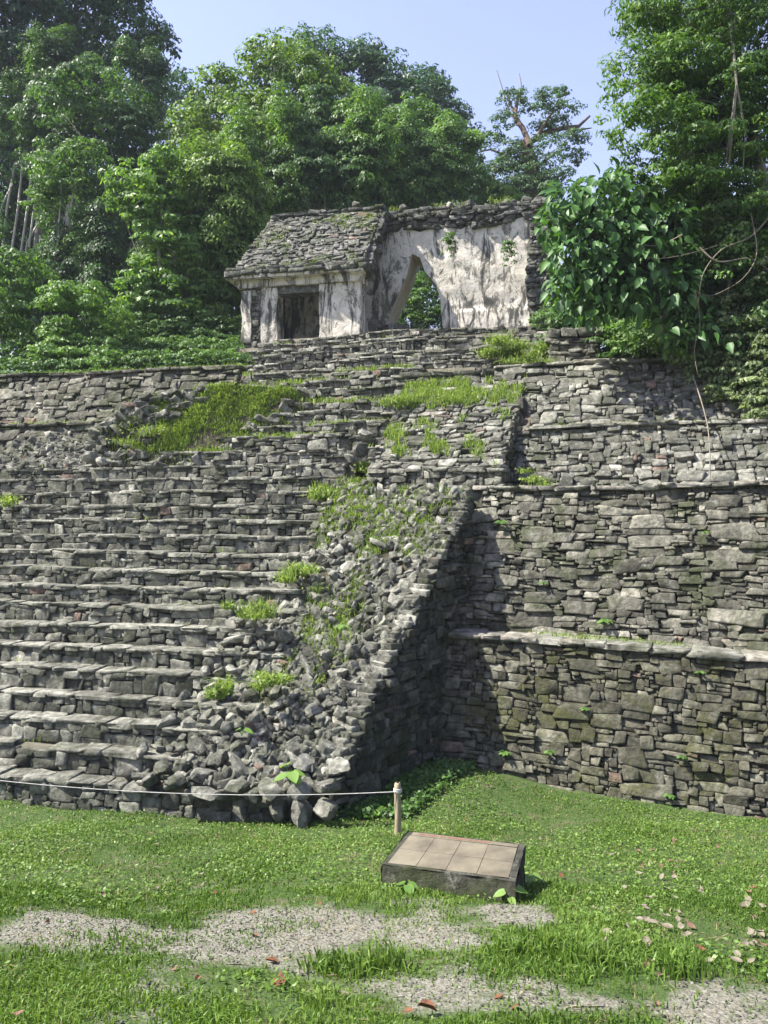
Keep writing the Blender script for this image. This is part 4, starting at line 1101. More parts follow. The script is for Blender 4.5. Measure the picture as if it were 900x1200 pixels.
rng = np.random.default_rng(55)
def lawn_pts(n, y0, y1):
    Y = np.sqrt(rng.uniform(y0 ** 2, y1 ** 2, n)); X = rng.uniform(-.68, .68, n) * Y
    return X, Y
def allowed(X, Y):
    ok = Y < B1(X) - .05 + np.where(X < .3, 9, 0)
    front = 7.7 - .231 * (X + 3.0) - .02
    ok &= np.where(X < -.55, Y < front, True)
    # ramp side limit
    t = (Y - 7.33) / 2.39; ok &= np.where((X >= -.6) & (Y > 7.3), X > -.57 + 1.67 * t + .03, True)
    return ok
GS = Soup()
for (n, y0, y1, hm, wm) in ((150000, 2.2, 4.6, .027, .0065), (130000, 4.4, 8.9, .022, .009)):
    X, Y = lawn_pts(n, y0, y1)
    pm = path_mask(X, Y); den = .5 + .9 * fnoise(X, Y, 61, 5, 2.2)
    k = allowed(X, Y) & (rng.random(len(X)) > np.clip(1.02 * pm ** .6 - .03 + .45 * fnoise(X, Y, 67, 4, 4.5) * (pm > .02), 0, .95)) & (rng.random(len(X)) < np.clip(den + .2, .1, 1))
    X, Y = X[k], Y[k]; n_ = len(X)
    hn = 1 + .35 * fnoise(X, Y, 62, 3, 1.5) + 1.1 * np.clip(fnoise(X, Y, 64, 3, 3.5) - .35, 0, 1)
    h = hm * hn * rng.uniform(.5, 1.4, n_)
    ti = np.clip(.5 + .22 * fnoise(X, Y, 63, 3, 1.2) + rng.normal(0, .17, n_), 0, 1)
    blades(GS, np.stack([X, Y, ground_z(X, Y) - .004], 1), h, wm * rng.uniform(.6, 1.4, n_), rng, .7, ti)
# dry straw among the green
M['straw'] = leaf_mat('dry straw', (.13, .1, .05), (.24, .2, .1), (.36, .31, .18), .3, .7)
X, Y = lawn_pts(16000, 2.2, 8.6); k = allowed(X, Y) & (rng.random(16000) < np.clip(.25 + .9 * fnoise(X, Y, 68, 4, 2.0), .05, 1)); X, Y = X[k], Y[k]; n_ = len(X)
DS = Soup(); blades(DS, np.stack([X, Y, ground_z(X, Y)], 1), rng.uniform(.012, .035, n_), .005 * rng.uniform(.6, 1.4, n_), rng, 1.6)
tag(DS.build('dry_grass', M['straw']), kind='stuff')
# broad leaved ground cover on the far lawn
X, Y = lawn_pts(80000, 2.9, 8.9); k = allowed(X, Y) & (path_mask(X, Y) < .12) & (fnoise(X, Y, 66, 4, 1.8) + .25 * rng.normal(0, 1, 80000) - .45 * (1 - sstep(3.2, 5.2, Y)) > -.1); X, Y = X[k], Y[k]; n_ = len(X)
nr = V(0, 0, 1) + rng.normal(0, .45, (n_, 3)); nr /= np.linalg.norm(nr, axis=1, keepdims=True)
ax = rng.normal(0, 1, (n_, 3)); ax -= nr * (ax * nr).sum(1, keepdims=True); ax /= np.linalg.norm(ax, axis=1, keepdims=True)
L = rng.uniform(.012, .03, n_)
leaf_mesh(GS, np.stack([X, Y, ground_z(X, Y) + rng.uniform(.008, .035, n_)], 1), nr, ax, L, L * .6, np.clip(rng.normal(.55, .2, n_), 0, 1))
tag(GS.build('grass', M['grass']), kind='stuff')
# tussocks by the path
def tussock(name, c, n, h, spread, label, mat='drygrass', group=None):
    S_ = Soup(); b = c + np.concatenate([rng.normal(0, spread, (n, 2)), np.zeros((n, 1))], 1)
    blades(S_, b, h * rng.uniform(.5, 1.2, n), .009 * rng.uniform(.6, 1.4, n), rng, .6)
    o = S_.build(name, M[mat], None, c); tag(o, label, 'grass tuft', group); return o
for (x, y, h, lab) in ((385, 1138, .085, 'upright grass tussock at the lower edge of the gravel, left of two'), (418, 1142, .08, 'wide grass tussock at the lower edge of the gravel, right of two'), (455, 1135, .095, 'tall grass tussock in the gravel below the plaque'),
                        (640, 1115, .1, 'thick grass tussock right of the gravel path'), (690, 1130, .11, 'large spreading grass tussock at right of the path'), (800, 1145, .11, 'dense grass tussock near the lower right dead leaves'), (600, 1120, .08, 'small grass tussock at the path bend')):
    tussock('grass_tussock', ground_hit(x, y), 170, h, .045, lab, 'grass', 'grass tussocks along the path')

# wild grass on the ruin
def wild(fn, n, hmin, hmax, dens=None, sp=None):
    s = rng.random(n); t = rng.random(n)
    if dens is not None:
        k = rng.random(n) < dens(s, t); s, t = s[k], t[k]
    return fn(s, t), rng.uniform(hmin, hmax, len(s))
WG = Soup()
def clumpy(fn, n, seed, thr, sc=3):
    return lambda s, t: np.clip((fnoise(s * sc, t * sc, seed, 3, 1.4) - thr) * 3, 0, 1)
p_, h = wild(ramp3, 48000, .03, .13, lambda s, t: np.clip((s - .02 + .3 * fnoise(s * 4, t * 4, 82, 3, 1.5)) * 2.0, 0, 1) * np.clip((fnoise(s * 4, t * 4, 81, 4, 1.7) + .62) * 1.7, .06, 1) * np.clip((t - .03) * 8, .1, 1)); blades(WG, p_, h * (.6 + .6 * (fnoise(p_[:, 0] * 2, p_[:, 1] * 2, 86, 3, 1.5) > 0)), .013 * rng.uniform(.5, 1.4, len(h)), rng, .9)
p_, h = wild(ramp3, 3500, .04, .1, lambda s, t: clumpy(None, 0, 83, .1)(s, t)); blades(WG, p_, h, .014 * rng.uniform(.5, 1.4, len(h)), rng, .6)
p_, h = wild(ramp, 40000, .035, .125, lambda s, t: np.clip((t - .22) * 2.5, 0, 1) * np.clip((fnoise(s * 2.5, t * 4, 85, 3, 1.6) + .12) * 2.2, 0, .9) * np.clip((1.05 - s) * 4, 0, 1)); blades(WG, p_ + V(0, 0, .02), h, .011 * rng.uniform(.5, 1.4, len(h)), rng, 1.0)
p_, h = wild(ramp2, 22000, .05, .15, lambda s, t: np.clip((fnoise(s * 3.5, t * 3.5, 88, 4, 1.4) + .9 * (t - .5) - .35 * (s - .4)) * 1.8, 0, 1)); blades(WG, p_ + V(0, 0, .02), h, .014 * rng.uniform(.5, 1.4, len(h)), rng, .7)
# between the upper steps
for i in range(8):
    n = 1300; u = rng.uniform(-1.9, 2.1, n); k = rng.random(n) < np.clip((fnoise(u * 1.6, u * 0 + i * .7, 91, 4, 1.5) + .22) * 1.4, 0, 1); u = u[k]; n = len(u)
    blades(WG, P(u, UV_[i] + rng.uniform(.02, .24, n), UZ[i] - .02), rng.uniform(.04, .15, n), .014 * rng.uniform(.5, 1.4, n), rng, .7)
for i in range(6):
    n = 500; u = rng.uniform(PUL[i] + .2, PUR[i] - .3, n); k = rng.random(n) < np.clip((fnoise(u * .9, u * 0 + i * .9, 95, 3, 1.5) - .25) * 1.8, 0, 1); u = u[k]; n = len(u)
    blades(WG, P(u, PV[i] + rng.uniform(.02, .3, n), PZ[i] - .02), rng.uniform(.04, .12, n), .014 * rng.uniform(.5, 1.4, n), rng, .7)
# sparse growth in the steps of the main stair
for i in range(17):
    n = 260; u = rng.uniform(ULEFT, 1.5, n); k = rng.random(n) < np.clip((fnoise(u * 1.1, u * 0 + i * .8, 99, 3, 1.5) - .45) * 1.6, 0, 1); u = u[k]; n = len(u)
    if n: blades(WG, P(u, VS[i] + rng.uniform(.14, .23, n), ZS[i] - .01), rng.uniform(.02, .08, n), .01 * rng.uniform(.5, 1.4, n), rng, .7)
# ledges
for fm_, n, hm, thr in ((fm1, 3500, .07, -.1), (fm2, 1200, .06, .25), (fm3, 1800, .08, .1), (fm4, 1200, .08, .1)):
    s = rng.random(n); k = rng.random(n) < np.clip((fnoise(s * 5, s * 0, int(hm * 1000) + n, 3, 1.5) - thr) * 2, 0, 1); s = s[k]; n = len(s)
    blades(WG, fm_(s, np.ones(n)) + np.stack([rng.uniform(0, .05, n), rng.uniform(.1, .42, n), np.full(n, .02)], 1), hm * rng.uniform(.4, 1.3, n), .011 * rng.uniform(.5, 1.4, n), rng, .7)
# left terrace ledges
for (u0, u1, v, z, n) in ((-6.2, -2.7, 4.9, 4.42, 900), (-6.4, -.8, 5.75, 5.45, 2800)):
    u = rng.uniform(u0, u1, n); blades(WG, P(u, v + rng.uniform(-.1, .2, n), z), rng.uniform(.05, .16, n), .014 * rng.uniform(.5, 1.4, n), rng, .6)
rf_ = bilin(*rb); n = 5000; s = rng.random(n); t = rng.random(n); k = rng.random(n) < np.clip((fnoise(s * 4, t * 3, 111, 4, 1.7) - .15) * 2.5, 0, 1); s, t = s[k], t[k]; n = len(s)
blades(WG, rf_(s, t) + V(0, -.02, .02), rng.uniform(.02, .07, n), .014 * rng.uniform(.5, 1.4, n), rng, 1.0)
n = 900; s = rng.random(n); k = rng.random(n) < np.clip((fnoise(s * 6, s * 0, 113, 3, 1.7) - .0) * 2.5, 0, 1); s = s[k]; n = len(s)
blades(WG, T(.2 + 3.9 * s, mw_b + rng.uniform(-.15, .4, n), 3.5), rng.uniform(.03, .13, n), .014 * rng.uniform(.5, 1.4, n), rng, 1.0)
tag(WG.build('wild_grass', M['drygrass']), kind='stuff')
# distinct tufts
def tuft(x, y, d, n, h, sp, lab, cat='grass tuft'):
    c = pt(x, y, d); S_ = Soup(); n = int(n * 1.5); sub = rng.normal(0, 1, (7, 3)) * V(sp, sp * .7, sp * .4); k = rng.integers(0, 7, n)
    b = c + sub[k] + rng.normal(0, .35, (n, 3)) * V(sp, sp * .7, sp * .25)
    hs = rng.uniform(.45, 1.15, 7)
    blades(S_, b, h * hs[k] * (.25 + rng.random(n) ** 1.4), .012 * rng.uniform(.5, 1.4, n), rng, 1.0)
    m = n // 2; b = c + sub[k[:m]] + rng.normal(0, .5, (m, 3)) * V(sp, sp * .7, sp * .2) + V(0, 0, .3 * h); nr = V(0, -.2, .8) + rng.normal(0, .6, (m, 3)); nr /= np.linalg.norm(nr, axis=1, keepdims=True)
    ax = rng.normal(0, 1, (m, 3)); ax -= nr * (ax * nr).sum(1, keepdims=True); ax /= np.linalg.norm(ax, axis=1, keepdims=True); L = rng.uniform(.025, .06, m); leaf_mesh(S_, b, nr, ax, L, L * .5, np.clip(rng.normal(.6, .2, m), 0, 1))
    tag(S_.build('grass_tuft', M['drygrass'], None, c), lab, cat, 'grass tufts on the ruin')
tuft(255, 812, 7.75, 220, .16, .09, 'bright grass tuft low on the rubble ramp, nearest the stairs')
tuft(325, 800, 7.9, 260, .15, .11, 'bright grass tuft in the middle of the rubble ramp')
tuft(297, 722, 8.6, 300, .2, .12, 'bright grass tuft where the rubble meets the stairs')
tuft(352, 676, 9.2, 420, .14, .17, 'spreading grass tuft halfway up the rubble ramp')
tuft(385, 585, 10.6, 300, .2, .15, 'grass tuft at the head of the rubble ramp')
tuft(480, 470, 12.4, 700, .2, .28, 'large grass tuft on the upper stone ramp')
tuft(440, 545, 11.1, 220, .14, .16, 'grass tuft at the foot of the upper stone ramp')
tuft(600, 412, 13.9, 1500, .24, .28, 'thick bright grass patch beside the low pier below the temple')
tuft(622, 425, 13.5, 500, .16, .22, 'grass fringe on the top terrace edge before the low pier')
tuft(620, 566, 9.75, 220, .11, .13, 'grass tuft on the ledge at the foot of the dark side wall')
tuft(170, 520, 12.7, 300, .18, .25, 'grass tuft at the lower end of the left grassy ramp')
tuft(10, 588, 11.4, 150, .16, .12, 'grass tuft on the stairs at the left edge')

# ------------------------------------------------------------------ loose stones
rng = np.random.default_rng(77)
STM2 = M['stone']
protos = []
for k in range(14):
    H = np.array([[rng.uniform(.8, 1.25), rng.uniform(.6, .9), rng.uniform(.38, .7)]])
    v = stone_verts(np.zeros((1, 3)), np.eye(3)[None], H, rng, .16, .28, TV4)[0]
    # facet by clipping with random planes
    for _ in range(13):
        nn = rand_dirs(1, rng)[0]; dd = (v @ nn).max() * rng.uniform(.6, .88); over = np.maximum(v @ nn - dd, 0); v = v - over[:, None] * nn * .92
    me = bpy.data.meshes.new('loose_stone'); me.from_pydata([tuple(q) for q in v * K], [], TF4.tolist())
    a = me.attributes.new('tint', 'FLOAT', 'FACE'); a.data.foreach_set('value', np.full(len(TF4), float(np.clip(rng.beta(2.6, 1.6), .2, .93)), np.float32))
    me.materials.append(M['stone_up']); me.polygons.foreach_set('use_smooth', np.ones(len(TF4), bool))
    me.set_sharp_from_angle(angle=math.radians(26)) if hasattr(me, 'set_sharp_from_angle') else None
    protos.append(me)
placed = []
def loose(c, size, label, tilt=.5):
    o = bpy.data.objects.new('loose_stone', random.choice(protos)); COL.objects.link(o)
    o.location = c * K; s_ = size
    o.scale = (s_ * random.uniform(.85, 1.25), s_ * random.uniform(.85, 1.15), s_ * random.uniform(.8, 1.2))
    o.rotation_euler = (random.gauss(0, tilt), random.gauss(0, tilt), random.uniform(0, 6.28))
    tag(o, label, 'stone', 'loose stones of the collapsed ramp')
def zone_label(s, t, size):
    z = 'at the foot' if t < .2 else 'in the lower half' if t < .45 else 'in the upper half' if t < .75 else 'at the head'
    e = 'beside the stairs' if s < .33 else 'midway across' if s < .66 else 'by the dark edge'
    k = 'large' if size > .115 else 'small' if size < .068 else 'mid-sized'
    return f'{k} stone {z} of the rubble ramp, {e}'
tries = 0
while len(placed) < 250 and tries < 12000:
    tries += 1
    t = random.random() ** 1.35; s = random.uniform(-.12, .9) if t < .5 else random.uniform(0, .9)
    if t < .1: s = random.uniform(-.1, .95)
    size = random.uniform(.055, .115) * (1.4 if random.random() < .2 else 1) * (1.2 - .4 * t)
    c = ramp(s, t)
    if s < 0:  # spilled on the steps
        c = c + V(0, 0, .02)
    if any(np.linalg.norm(c - q) < (size + r) * .72 for q, r in placed): continue
    placed.append((c, size)); loose(c + V(0, 0, size * .25), size, zone_label(s, t, size))
tries = 0; n0 = len(placed)
while len(placed) < n0 + 40 and tries < 4000:
    tries += 1
    u = random.uniform(.1, 1.2); v = random.uniform(.0, 1.9)
    if u < .3 + .42 * v ** .8 or random.random() > (u + .25): continue
    i = min(16, int(v / .24)); size = random.uniform(.05, .1)
    c = P(u, v, ZS[i] + size * .3 + .1 * random.random() * (u > .8))
    if any(np.linalg.norm(c - q) < (size + r) * .7 for q, r in placed): continue
    placed.append((c, size)); loose(c, size, ('small' if size < .065 else 'large' if size > .085 else 'mid-sized') + ' stone spilled from the rubble ramp onto ' + ('the lowest steps' if i < 3 else 'the fourth or fifth step' if i < 5 else 'the steps above the fifth'))
# foot wall big blocks
for i, (x, y, sz) in enumerate(((268, 930, .09), (300, 932, .09), (325, 950, .14), (355, 952, .15), (383, 948, .13), (275, 925, .14), (315, 925, .14), (350, 930, .13), (380, 922, .12), (235, 928, .12), (210, 915, .13), (395, 900, .1))):
    loose(pt(x, y, 7.25 + .002 * (250 - x)), sz, ('square block at the base of the rubble ramp, ' + ['furthest left', 'second from left', 'middle', 'beside the corner block', 'at the right corner', 'above the left blocks', 'above the middle', 'below the big leaf plant', 'above the right corner', 'beside the first step', 'lying on the first step', 'under the dark edge'][i]), .12)
for (x, y, d, sz, lab) in ((105, 535, 12.35, .14, 'dark boulder at the lower end of the left grassy ramp'), (118, 541, 12.3, .11, 'pale boulder at the lower end of the left grassy ramp'), (418, 240, 19.0, .12, 'stone stub standing on the temple ridge'), (472, 243, 18.7, .11, 'stone stub on the broken temple wall, left'), (527, 240, 18.5, .11, 'stone stub on the broken temple wall, right'),
                           (420, 526, 11.15, .15, 'boulder wedged left of the upper stone ramp, lower one'), (428, 512, 11.3, .15, 'boulder wedged left of the upper stone ramp, upper one'), (410, 536, 11.1, .12, 'small boulder left of the foot of the upper stone ramp')):
    loose(pt(x, y, d), sz, lab, .2)

# ------------------------------------------------------------------ plaque
rng = np.random.default_rng(91)
g_l = ground_hit(447, 1038); g_r = ground_hit(601, 1058)
A0 = pt(447, 1013, g_l[1] - .02); A1 = pt(604, 1033, g_r[1] - .02)
B0 = pt(479, 974, A0[1] + .42); B1_ = pt(615, 990, A1[1] + .42)
A0 = V(A0[0], A0[1], A0[2]); 
pb = (A0 + A1) / 2; pb = V(pb[0], pb[1] + .2, float(ground_z(pb[0], pb[1] + .2)))
pl = thing('information_plaque', 'sloping concrete block plaque with eight beige tiles standing in the grass', 'plaque', pb)
M['concrete'] = stone_mat('mossy concrete', (.03, .03, .025), (.075, .073, .06), (.16, .157, .135), moss=.6, lichen=.3)
M['tile'] = plain_mat('beige tile', (.068, .06, .043), (.162, .144, .104), 4, .8, .3)
M['redtext'] = plain_mat('faded red lettering', (.13, .06, .04), (.19, .085, .055), 9, .8, .1)
S = Soup()
bot = [V(q[0], q[1], min(float(ground_z(q[0], q[1])) - .12, q[2] - .1)) for q in (A0, A1, B1_, B0)]
vv = np.array([A0, A1, B1_, B0] + bot)
def subq(S, a, b, c, d, n, m, amp, seed):
    ss, tt = np.meshgrid(np.linspace(0, 1, n), np.linspace(0, 1, m)); q = bilin(a, b, c, d)(ss, tt)
    w = np.stack([fnoise(q[..., 0] * 9 + q[..., 1] * 3, q[..., 2] * 9, seed + k, 3, 1.5) for k in range(3)], -1); e = np.minimum(np.minimum(ss, 1 - ss), np.minimum(tt, 1 - tt))
    S.grid(q + amp * w, .5)
subq(S, vv[0], vv[1], vv[2], vv[3], 30, 16, .003, 1)
for (i, j) in ((0, 1), (1, 2), (2, 3), (3, 0)): subq(S, vv[4 + i], vv[4 + j], vv[j], vv[i], 30, 12, .008, 2 + i)
S.build('base', M['concrete'], pl, pb, smooth=True)
topn = unit(np.cross(A1 - A0, B0 - A0)); topf = bilin(A0, A1, B1_, B0)
for r in range(2):
    for c in range(4):
        s0, s1 = .04 + c * .228, .04 + (c + 1) * .228; t0, t1 = .05 + r * .41, .05 + (r + 1) * .41
        gs = .0022; q = [topf(s0 + gs, t0 + gs * 1.5), topf(s1 - gs, t0 + gs * 1.5), topf(s1 - gs, t1 - gs * 1.5), topf(s0 + gs, t1 - gs * 1.5)]
        S = Soup(); S.prism([x + topn * .004 for x in q], -topn * .008); S.build('tile', M['tile'], pl, pb)
S = Soup(); q = [topf(.05, .885), topf(.95, .885), topf(.95, .97), topf(.05, .97)]; S.prism([x + topn * .004 for x in q], -topn * .008); strip = S.build('title_tile', M['tile'], pl, pb)
S = Soup(); s = .12
while s < .72:
    l = random.uniform(.012, .03); q = [topf(s, .91), topf(s + l, .91), topf(s + l, .945), topf(s, .945)]; S.add([x + topn * .0055 for x in q], [[0, 1, 2, 3]]); s += l + random.choice((.004, .004, .012))
S.build('lettering', M['redtext'], strip, pb)

# ------------------------------------------------------------------ post and rope
pg = ground_hit(466, 979)
M['wood'] = plain_mat('weathered wood', (.16, .13, .08), (.36, .3, .2), 8, .85, .5, (3, 3, .4))
M['rope'] = plain_mat('white cord', (.3, .29, .26), (.5, .49, .45), 40, .7, .2)
ptop = pt(466, 917, pg[1])
pole = thing('rope_post', 'short wooden post with a cord tied near its top, behind the plaque', 'post', pg)
S = Soup(); hp = ptop[2] - pg[2]
S.tube([pg - V(0, 0, .1), pg + V(.004, 0, hp * .4), pg + V(-.003, 0, hp * .85), pg + V(0, 0, hp - .01), pg + V(0, 0, hp)], [.029, .028, .027, .027, .02], 12)
S.build('stake', M['wood'], pole, pg, smooth=True)
S = Soup()
for k in range(3):
    a = np.linspace(0, 2 * np.pi, 14); S.tube(np.stack([pg[0] + .031 * np.cos(a), pg[1] + .031 * np.sin(a), np.full(14, ptop[2] - .075 + k * .011)], 1), .006, 5)
S.build('knot', M['rope'], pole, pg, smooth=True)
S = Soup(); e0_ = V(pg[0], pg[1] - .03, ptop[2] - .065); e1_ = pt(-160, 893, 6.4)
tt = np.linspace(0, 1, 40); q = e0_ + (e1_ - e0_) * tt[:, None]; q[:, 2] -= .12 * 4 * tt * (1 - tt)
S.tube(q, .0033, 6); tag(S.build('barrier_rope', M['rope'], None, e0_, smooth=True), 'thin white cord strung in front of the stairs', 'rope')
# end post out of frame at left
S = Soup(); ep = V(e1_[0], e1_[1], float(ground_z(e1_[0], e1_[1])))
S.tube([ep - V(0, 0, .1), V(ep[0], ep[1], e1_[2]), V(ep[0], ep[1], e1_[2] + .06)], [.028, .027, .024], 10)
tag(S.build('rope_post', M['wood'], None, ep, smooth=True), 'short wooden post at the far left end of the white cord', 'post')

# ------------------------------------------------------------------ small plants
def broad_plant(c, n, L, label, name='broad_leaf_plant', cat='plant', mat='lf_bright', up=.5):
    S_ = Soup()
    for i in range(n):
        a = i * 2.4 + random.uniform(-.3, .3); l = L * random.uniform(.7, 1.1); tip = c + V(math.cos(a) * l * .55, math.sin(a) * l * .55, l * random.uniform(.6, 1.1) * up * 2)
        S_.tube([c, (c + tip) / 2 + V(0, 0, .02), tip], [.006, .005, .004], 5, .5)
        out = V(math.cos(a), math.sin(a), -.35); out = unit(out); nr = unit(V(0, -.25, 1) - out * V(0, -.25, 1).dot(out)); sd = np.cross(nr, out)
        st = np.array([-.25, 0, .3, .65, 1.]); wd = np.array([.3, .42, .42, .26, .0])
        mid = tip + out * (st * l)[:, None] - nr * (np.maximum(st, 0) ** 2 * .15 * l)[:, None]
        v = np.concatenate([mid + sd * (wd * l)[:, None] + nr * (.08 * l), mid, mid - sd * (wd * l)[:, None] + nr * (.08 * l)])
        S_.add(v, [[k, k + 1, 5 + k + 1, 5 + k] for k in range(4)] + [[5 + k, 5 + k + 1, 10 + k + 1, 10 + k] for k in range(4)], random.uniform(.45, .95))
    o = S_.build(name, M[mat], None, c, smooth=True); tag(o, label, cat); return o
broad_plant(pt(340, 918, 7.15), 6, .13, 'broad leaved plant growing at the foot of the rubble ramp')
broad_plant(pt(235, 850, 7.5) + V(.4, 0, -.1), 2, .08, 'pair of small round leaves on the lower rubble')
broad_plant(pt(400, 740, 8.3), 3, .09, 'small broad leaved seedling on the rubble near the dark edge')
broad_plant(ground_hit(476, 1046), 4, .07, 'small broad leaved weed in front of the plaque')
broad_plant(ground_hit(596, 1058), 5, .07, 'leafy weed at the right front corner of the plaque')
broad_plant(ground_hit(620, 1035), 7, .06, 'low weed beside the right side of the plaque')
broad_plant(ground_hit(437, 958), 4, .07, 'small seedling in the shade left of the rope post')
def wall_plant(x, y, fm, s, t, n, L, lab):
    c = fm(np.array([s]), np.array([t]))[0] + V(-.03, -.08, 0)
    broad_plant(c, n + 2, L * .7, lab, 'wall_plant', 'plant', 'lf_mid', .35)
wp = [(fm1, .30, .34, 4, .07, 'fern like weed low in the lowest wall, nearest the shadow'), (fm1, .36, .62, 5, .06, 'weed in the upper middle of the lowest wall'), (fm1, .52, .42, 5, .06, 'weed in the centre of the lowest wall'), (fm1, .5, .2, 6, .07, 'trailing weed near the base of the lowest wall'),
      (fm1, .55, .9, 3, .07, 'upright weed under the coping of the lowest wall'), (fm2, .2, .75, 5, .1, 'broad leaved weed in the second wall beside the ramp edge'), (fm2, .3, .35, 3, .07, 'small weed in the second wall left part'), (fm2, .42, .12, 5, .1, 'pale leaved weed low in the second wall'),
      (fm2, .75, .9, 4, .09, 'upright weed below the ledge of the second wall'), (fm2, .6, .7, 3, .06, 'tiny weed high in the second wall'), (fm1, .22, .3, 6, .08, 'weed in the shaded corner of the lowest wall')]
for f_, s, t, n, L, lab in wp: wall_plant(0, 0, f_, s, t, n, L, lab)
# creepers on the stucco wall of the temple
for (x, y, lab) in ((527, 290, 'trailing plant hanging from the top of the stucco wall'), (596, 300, 'dark fern clump in the middle of the stucco wall')):
    c = pt(x, y, 18.3 - .3); S_ = crown([(c, (.18, .1, .36))], rng, per=.8, leaf=.07, clump=.4, droop=.8)
    tag(S_.build('wall_creeper', M['lf_mid'], None, c), lab, 'plant')

# shaded creeping weeds at the corner
n = 9000; X = rng.uniform(-.5, 1.3, n); Y = rng.uniform(7.3, 9, n); t_ = (Y - 7.33) / 2.39
k = allowed(X, Y) & (X < -.57 + 1.67 * t_ + .8); X, Y = X[k], Y[k]; n = len(X)
WS = Soup(); nr = V(0, -.2, 1) + rng.normal(0, .5, (n, 3)); nr /= np.linalg.norm(nr, axis=1, keepdims=True); ax = rng.normal(0, 1, (n, 3)); ax -= nr * (ax * nr).sum(1, keepdims=True); ax /= np.linalg.norm(ax, axis=1, keepdims=True)
L = rng.uniform(.03, .06, n); leaf_mesh(WS, np.stack([X, Y, ground_z(X, Y) + rng.uniform(.01, .1, n)], 1), nr, ax, L, L * .8, np.clip(rng.normal(.5, .2, n), 0, 1))
tag(WS.build('weeds', M['lf_mid']), kind='stuff')

# ------------------------------------------------------------------ fallen leaves
rng = np.random.default_rng(101)
lp = {}
for mat in ('deadleaf', 'paleleaf', 'brownleaf'):
    lp[mat] = []
    for k in range(4):
        st = np.linspace(0, 1, 6); wd = np.array([.03, .25, .34, .3, .16, .0]); curl = rng.uniform(.1, .5); bend = rng.uniform(-.4, .5)
        mid = np.stack([st - .5, .06 * np.sin(st * 3 + k), .12 + bend * (st - .5) ** 2], 1)
        e = np.stack([np.zeros(6), wd, curl * wd + rng.normal(0, .03, 6)], 1); e2 = e * V(1, -1, rng.uniform(.4, 1.3))
        v = np.concatenate([mid + e, mid, mid + e2]); f = [[q, q + 1, 6 + q + 1, 6 + q] for q in range(5)] + [[6 + q, 7 + q, 13 + q, 12 + q] for q in range(5)]
        me = bpy.data.meshes.new('fallen_leaf'); me.from_pydata([tuple(q) for q in v], [], f); me.materials.append(M[mat]); lp[mat].append(me)
def dead(x, y, size, mat, label, group):
    p_ = ground_hit(x, y); o = bpy.data.objects.new('fallen_leaf', random.choice(lp[mat])); COL.objects.link(o)
    o.location = (p_ + V(0, 0, .018 if path_mask(p_[0:1], p_[1:2])[0] < .3 else .004)) * K; o.scale = (size * .8 * K, size * random.uniform(.55, .85) * K, size * random.uniform(.7, 1.3) * K); o.rotation_euler = (random.gauss(0, .3), random.gauss(0, .3), random.uniform(0, 6.28))
    tag(o, label, 'leaf', group)
for (x, y, s, lab) in ((296, 1071, .055, 'rust leaf on the gravel at its upper edge'), (299, 1100, .05, 'dark rust leaf in the middle of the gravel'), (318, 1130, .075, 'curled orange leaf on the lower gravel'), (328, 1157, .095, 'large rust leaf in the grass below the gravel'), (375, 1061, .045, 'small orange leaf at the top of the gravel'), (231, 1153, .05, 'rust leaf in the grass left of the large rust leaf'),
                        (250, 1050, .045, 'orange leaf at the upper left edge of the gravel'), (210, 1046, .04, 'small reddish leaf in the grass above the gravel'), (500, 1192, .09, 'folded rust leaf at the bottom of the picture'), (478, 1194, .06, 'flat rust leaf left of the folded one at the bottom'), (604, 1185, .06, 'rust leaf on the lower right gravel'), (820, 1117, .055, 'orange leaf at the right among bleached leaves'),
                        (657, 1030, .06, 'rust leaf right of the plaque'), (884, 1045, .07, 'rust brown leaf at the right edge'), (547, 963, .05, 'rust leaf on the mound behind the plaque'), (55, 1082, .04, 'small rust leaf at the left of the gravel'), (585, 1172, .05, 'thin rust leaf on the gravel tongue'), (86, 1093, .035, 'tiny orange leaf at the left end of the gravel')):
    dead(x, y, s, 'deadleaf', lab, 'rusty fallen leaves')
for (x, y, s, lab) in ((237, 984, .05, 'bright pale leaf on the lawn below the stairs'), (184, 992, .045, 'pale leaf left of the bright one on the lawn'), (236, 1028, .05, 'pale leaf on the lawn above the gravel'), (184, 1046, .06, 'long pale leaf at the upper edge of the gravel'), (97, 1015, .045, 'pale curled leaf on the left lawn'), (436, 1043, .04, 'white leaf scrap beside the plaque corner'), (400, 1172, .06, 'white leaf in the lower grass'),
                        (633, 985, .04, 'pale leaf behind the plaque'), (697, 1070, .06, 'bleached leaf upright in the right lawn'), (717, 1005, .07, 'wide bleached leaf on the right lawn'), (575, 924, .04, 'pale leaf at the foot of the lowest wall')):
    dead(x, y, s, 'paleleaf', lab, 'bleached fallen leaves')
for k in range(70):
    x = random.uniform(640, 900); y = random.uniform(975, 1150)
    if x + (y - 975) * .3 < 740: x += 110
    dead(min(x, 899), y, random.uniform(.04, .085), random.choice(('paleleaf', 'paleleaf', 'brownleaf')), 'dry curled leaf scattered over the right side of the lawn', 'leaf litter on the right lawn')
for k in range(9):
    dead(random.uniform(855, 900), random.uniform(1095, 1135), random.uniform(.05, .075), 'paleleaf', 'bleached leaf in the heap at the right edge', 'heap of bleached leaves at the right edge')
for (x, y, lab) in ((205, 1137, 'dark curled leaf in the lower left of the gravel'), (175, 979, 'brown leaf on the lawn near the stairs'), (120, 1052, 'brown leaf at the left end of the gravel'), (770, 1180, 'brown twisted leaf at lower right'), (22, 1195, 'dark leaf in the bottom left grass')):
    dead(x, y, .05, 'brownleaf', lab, 'brown fallen leaves')

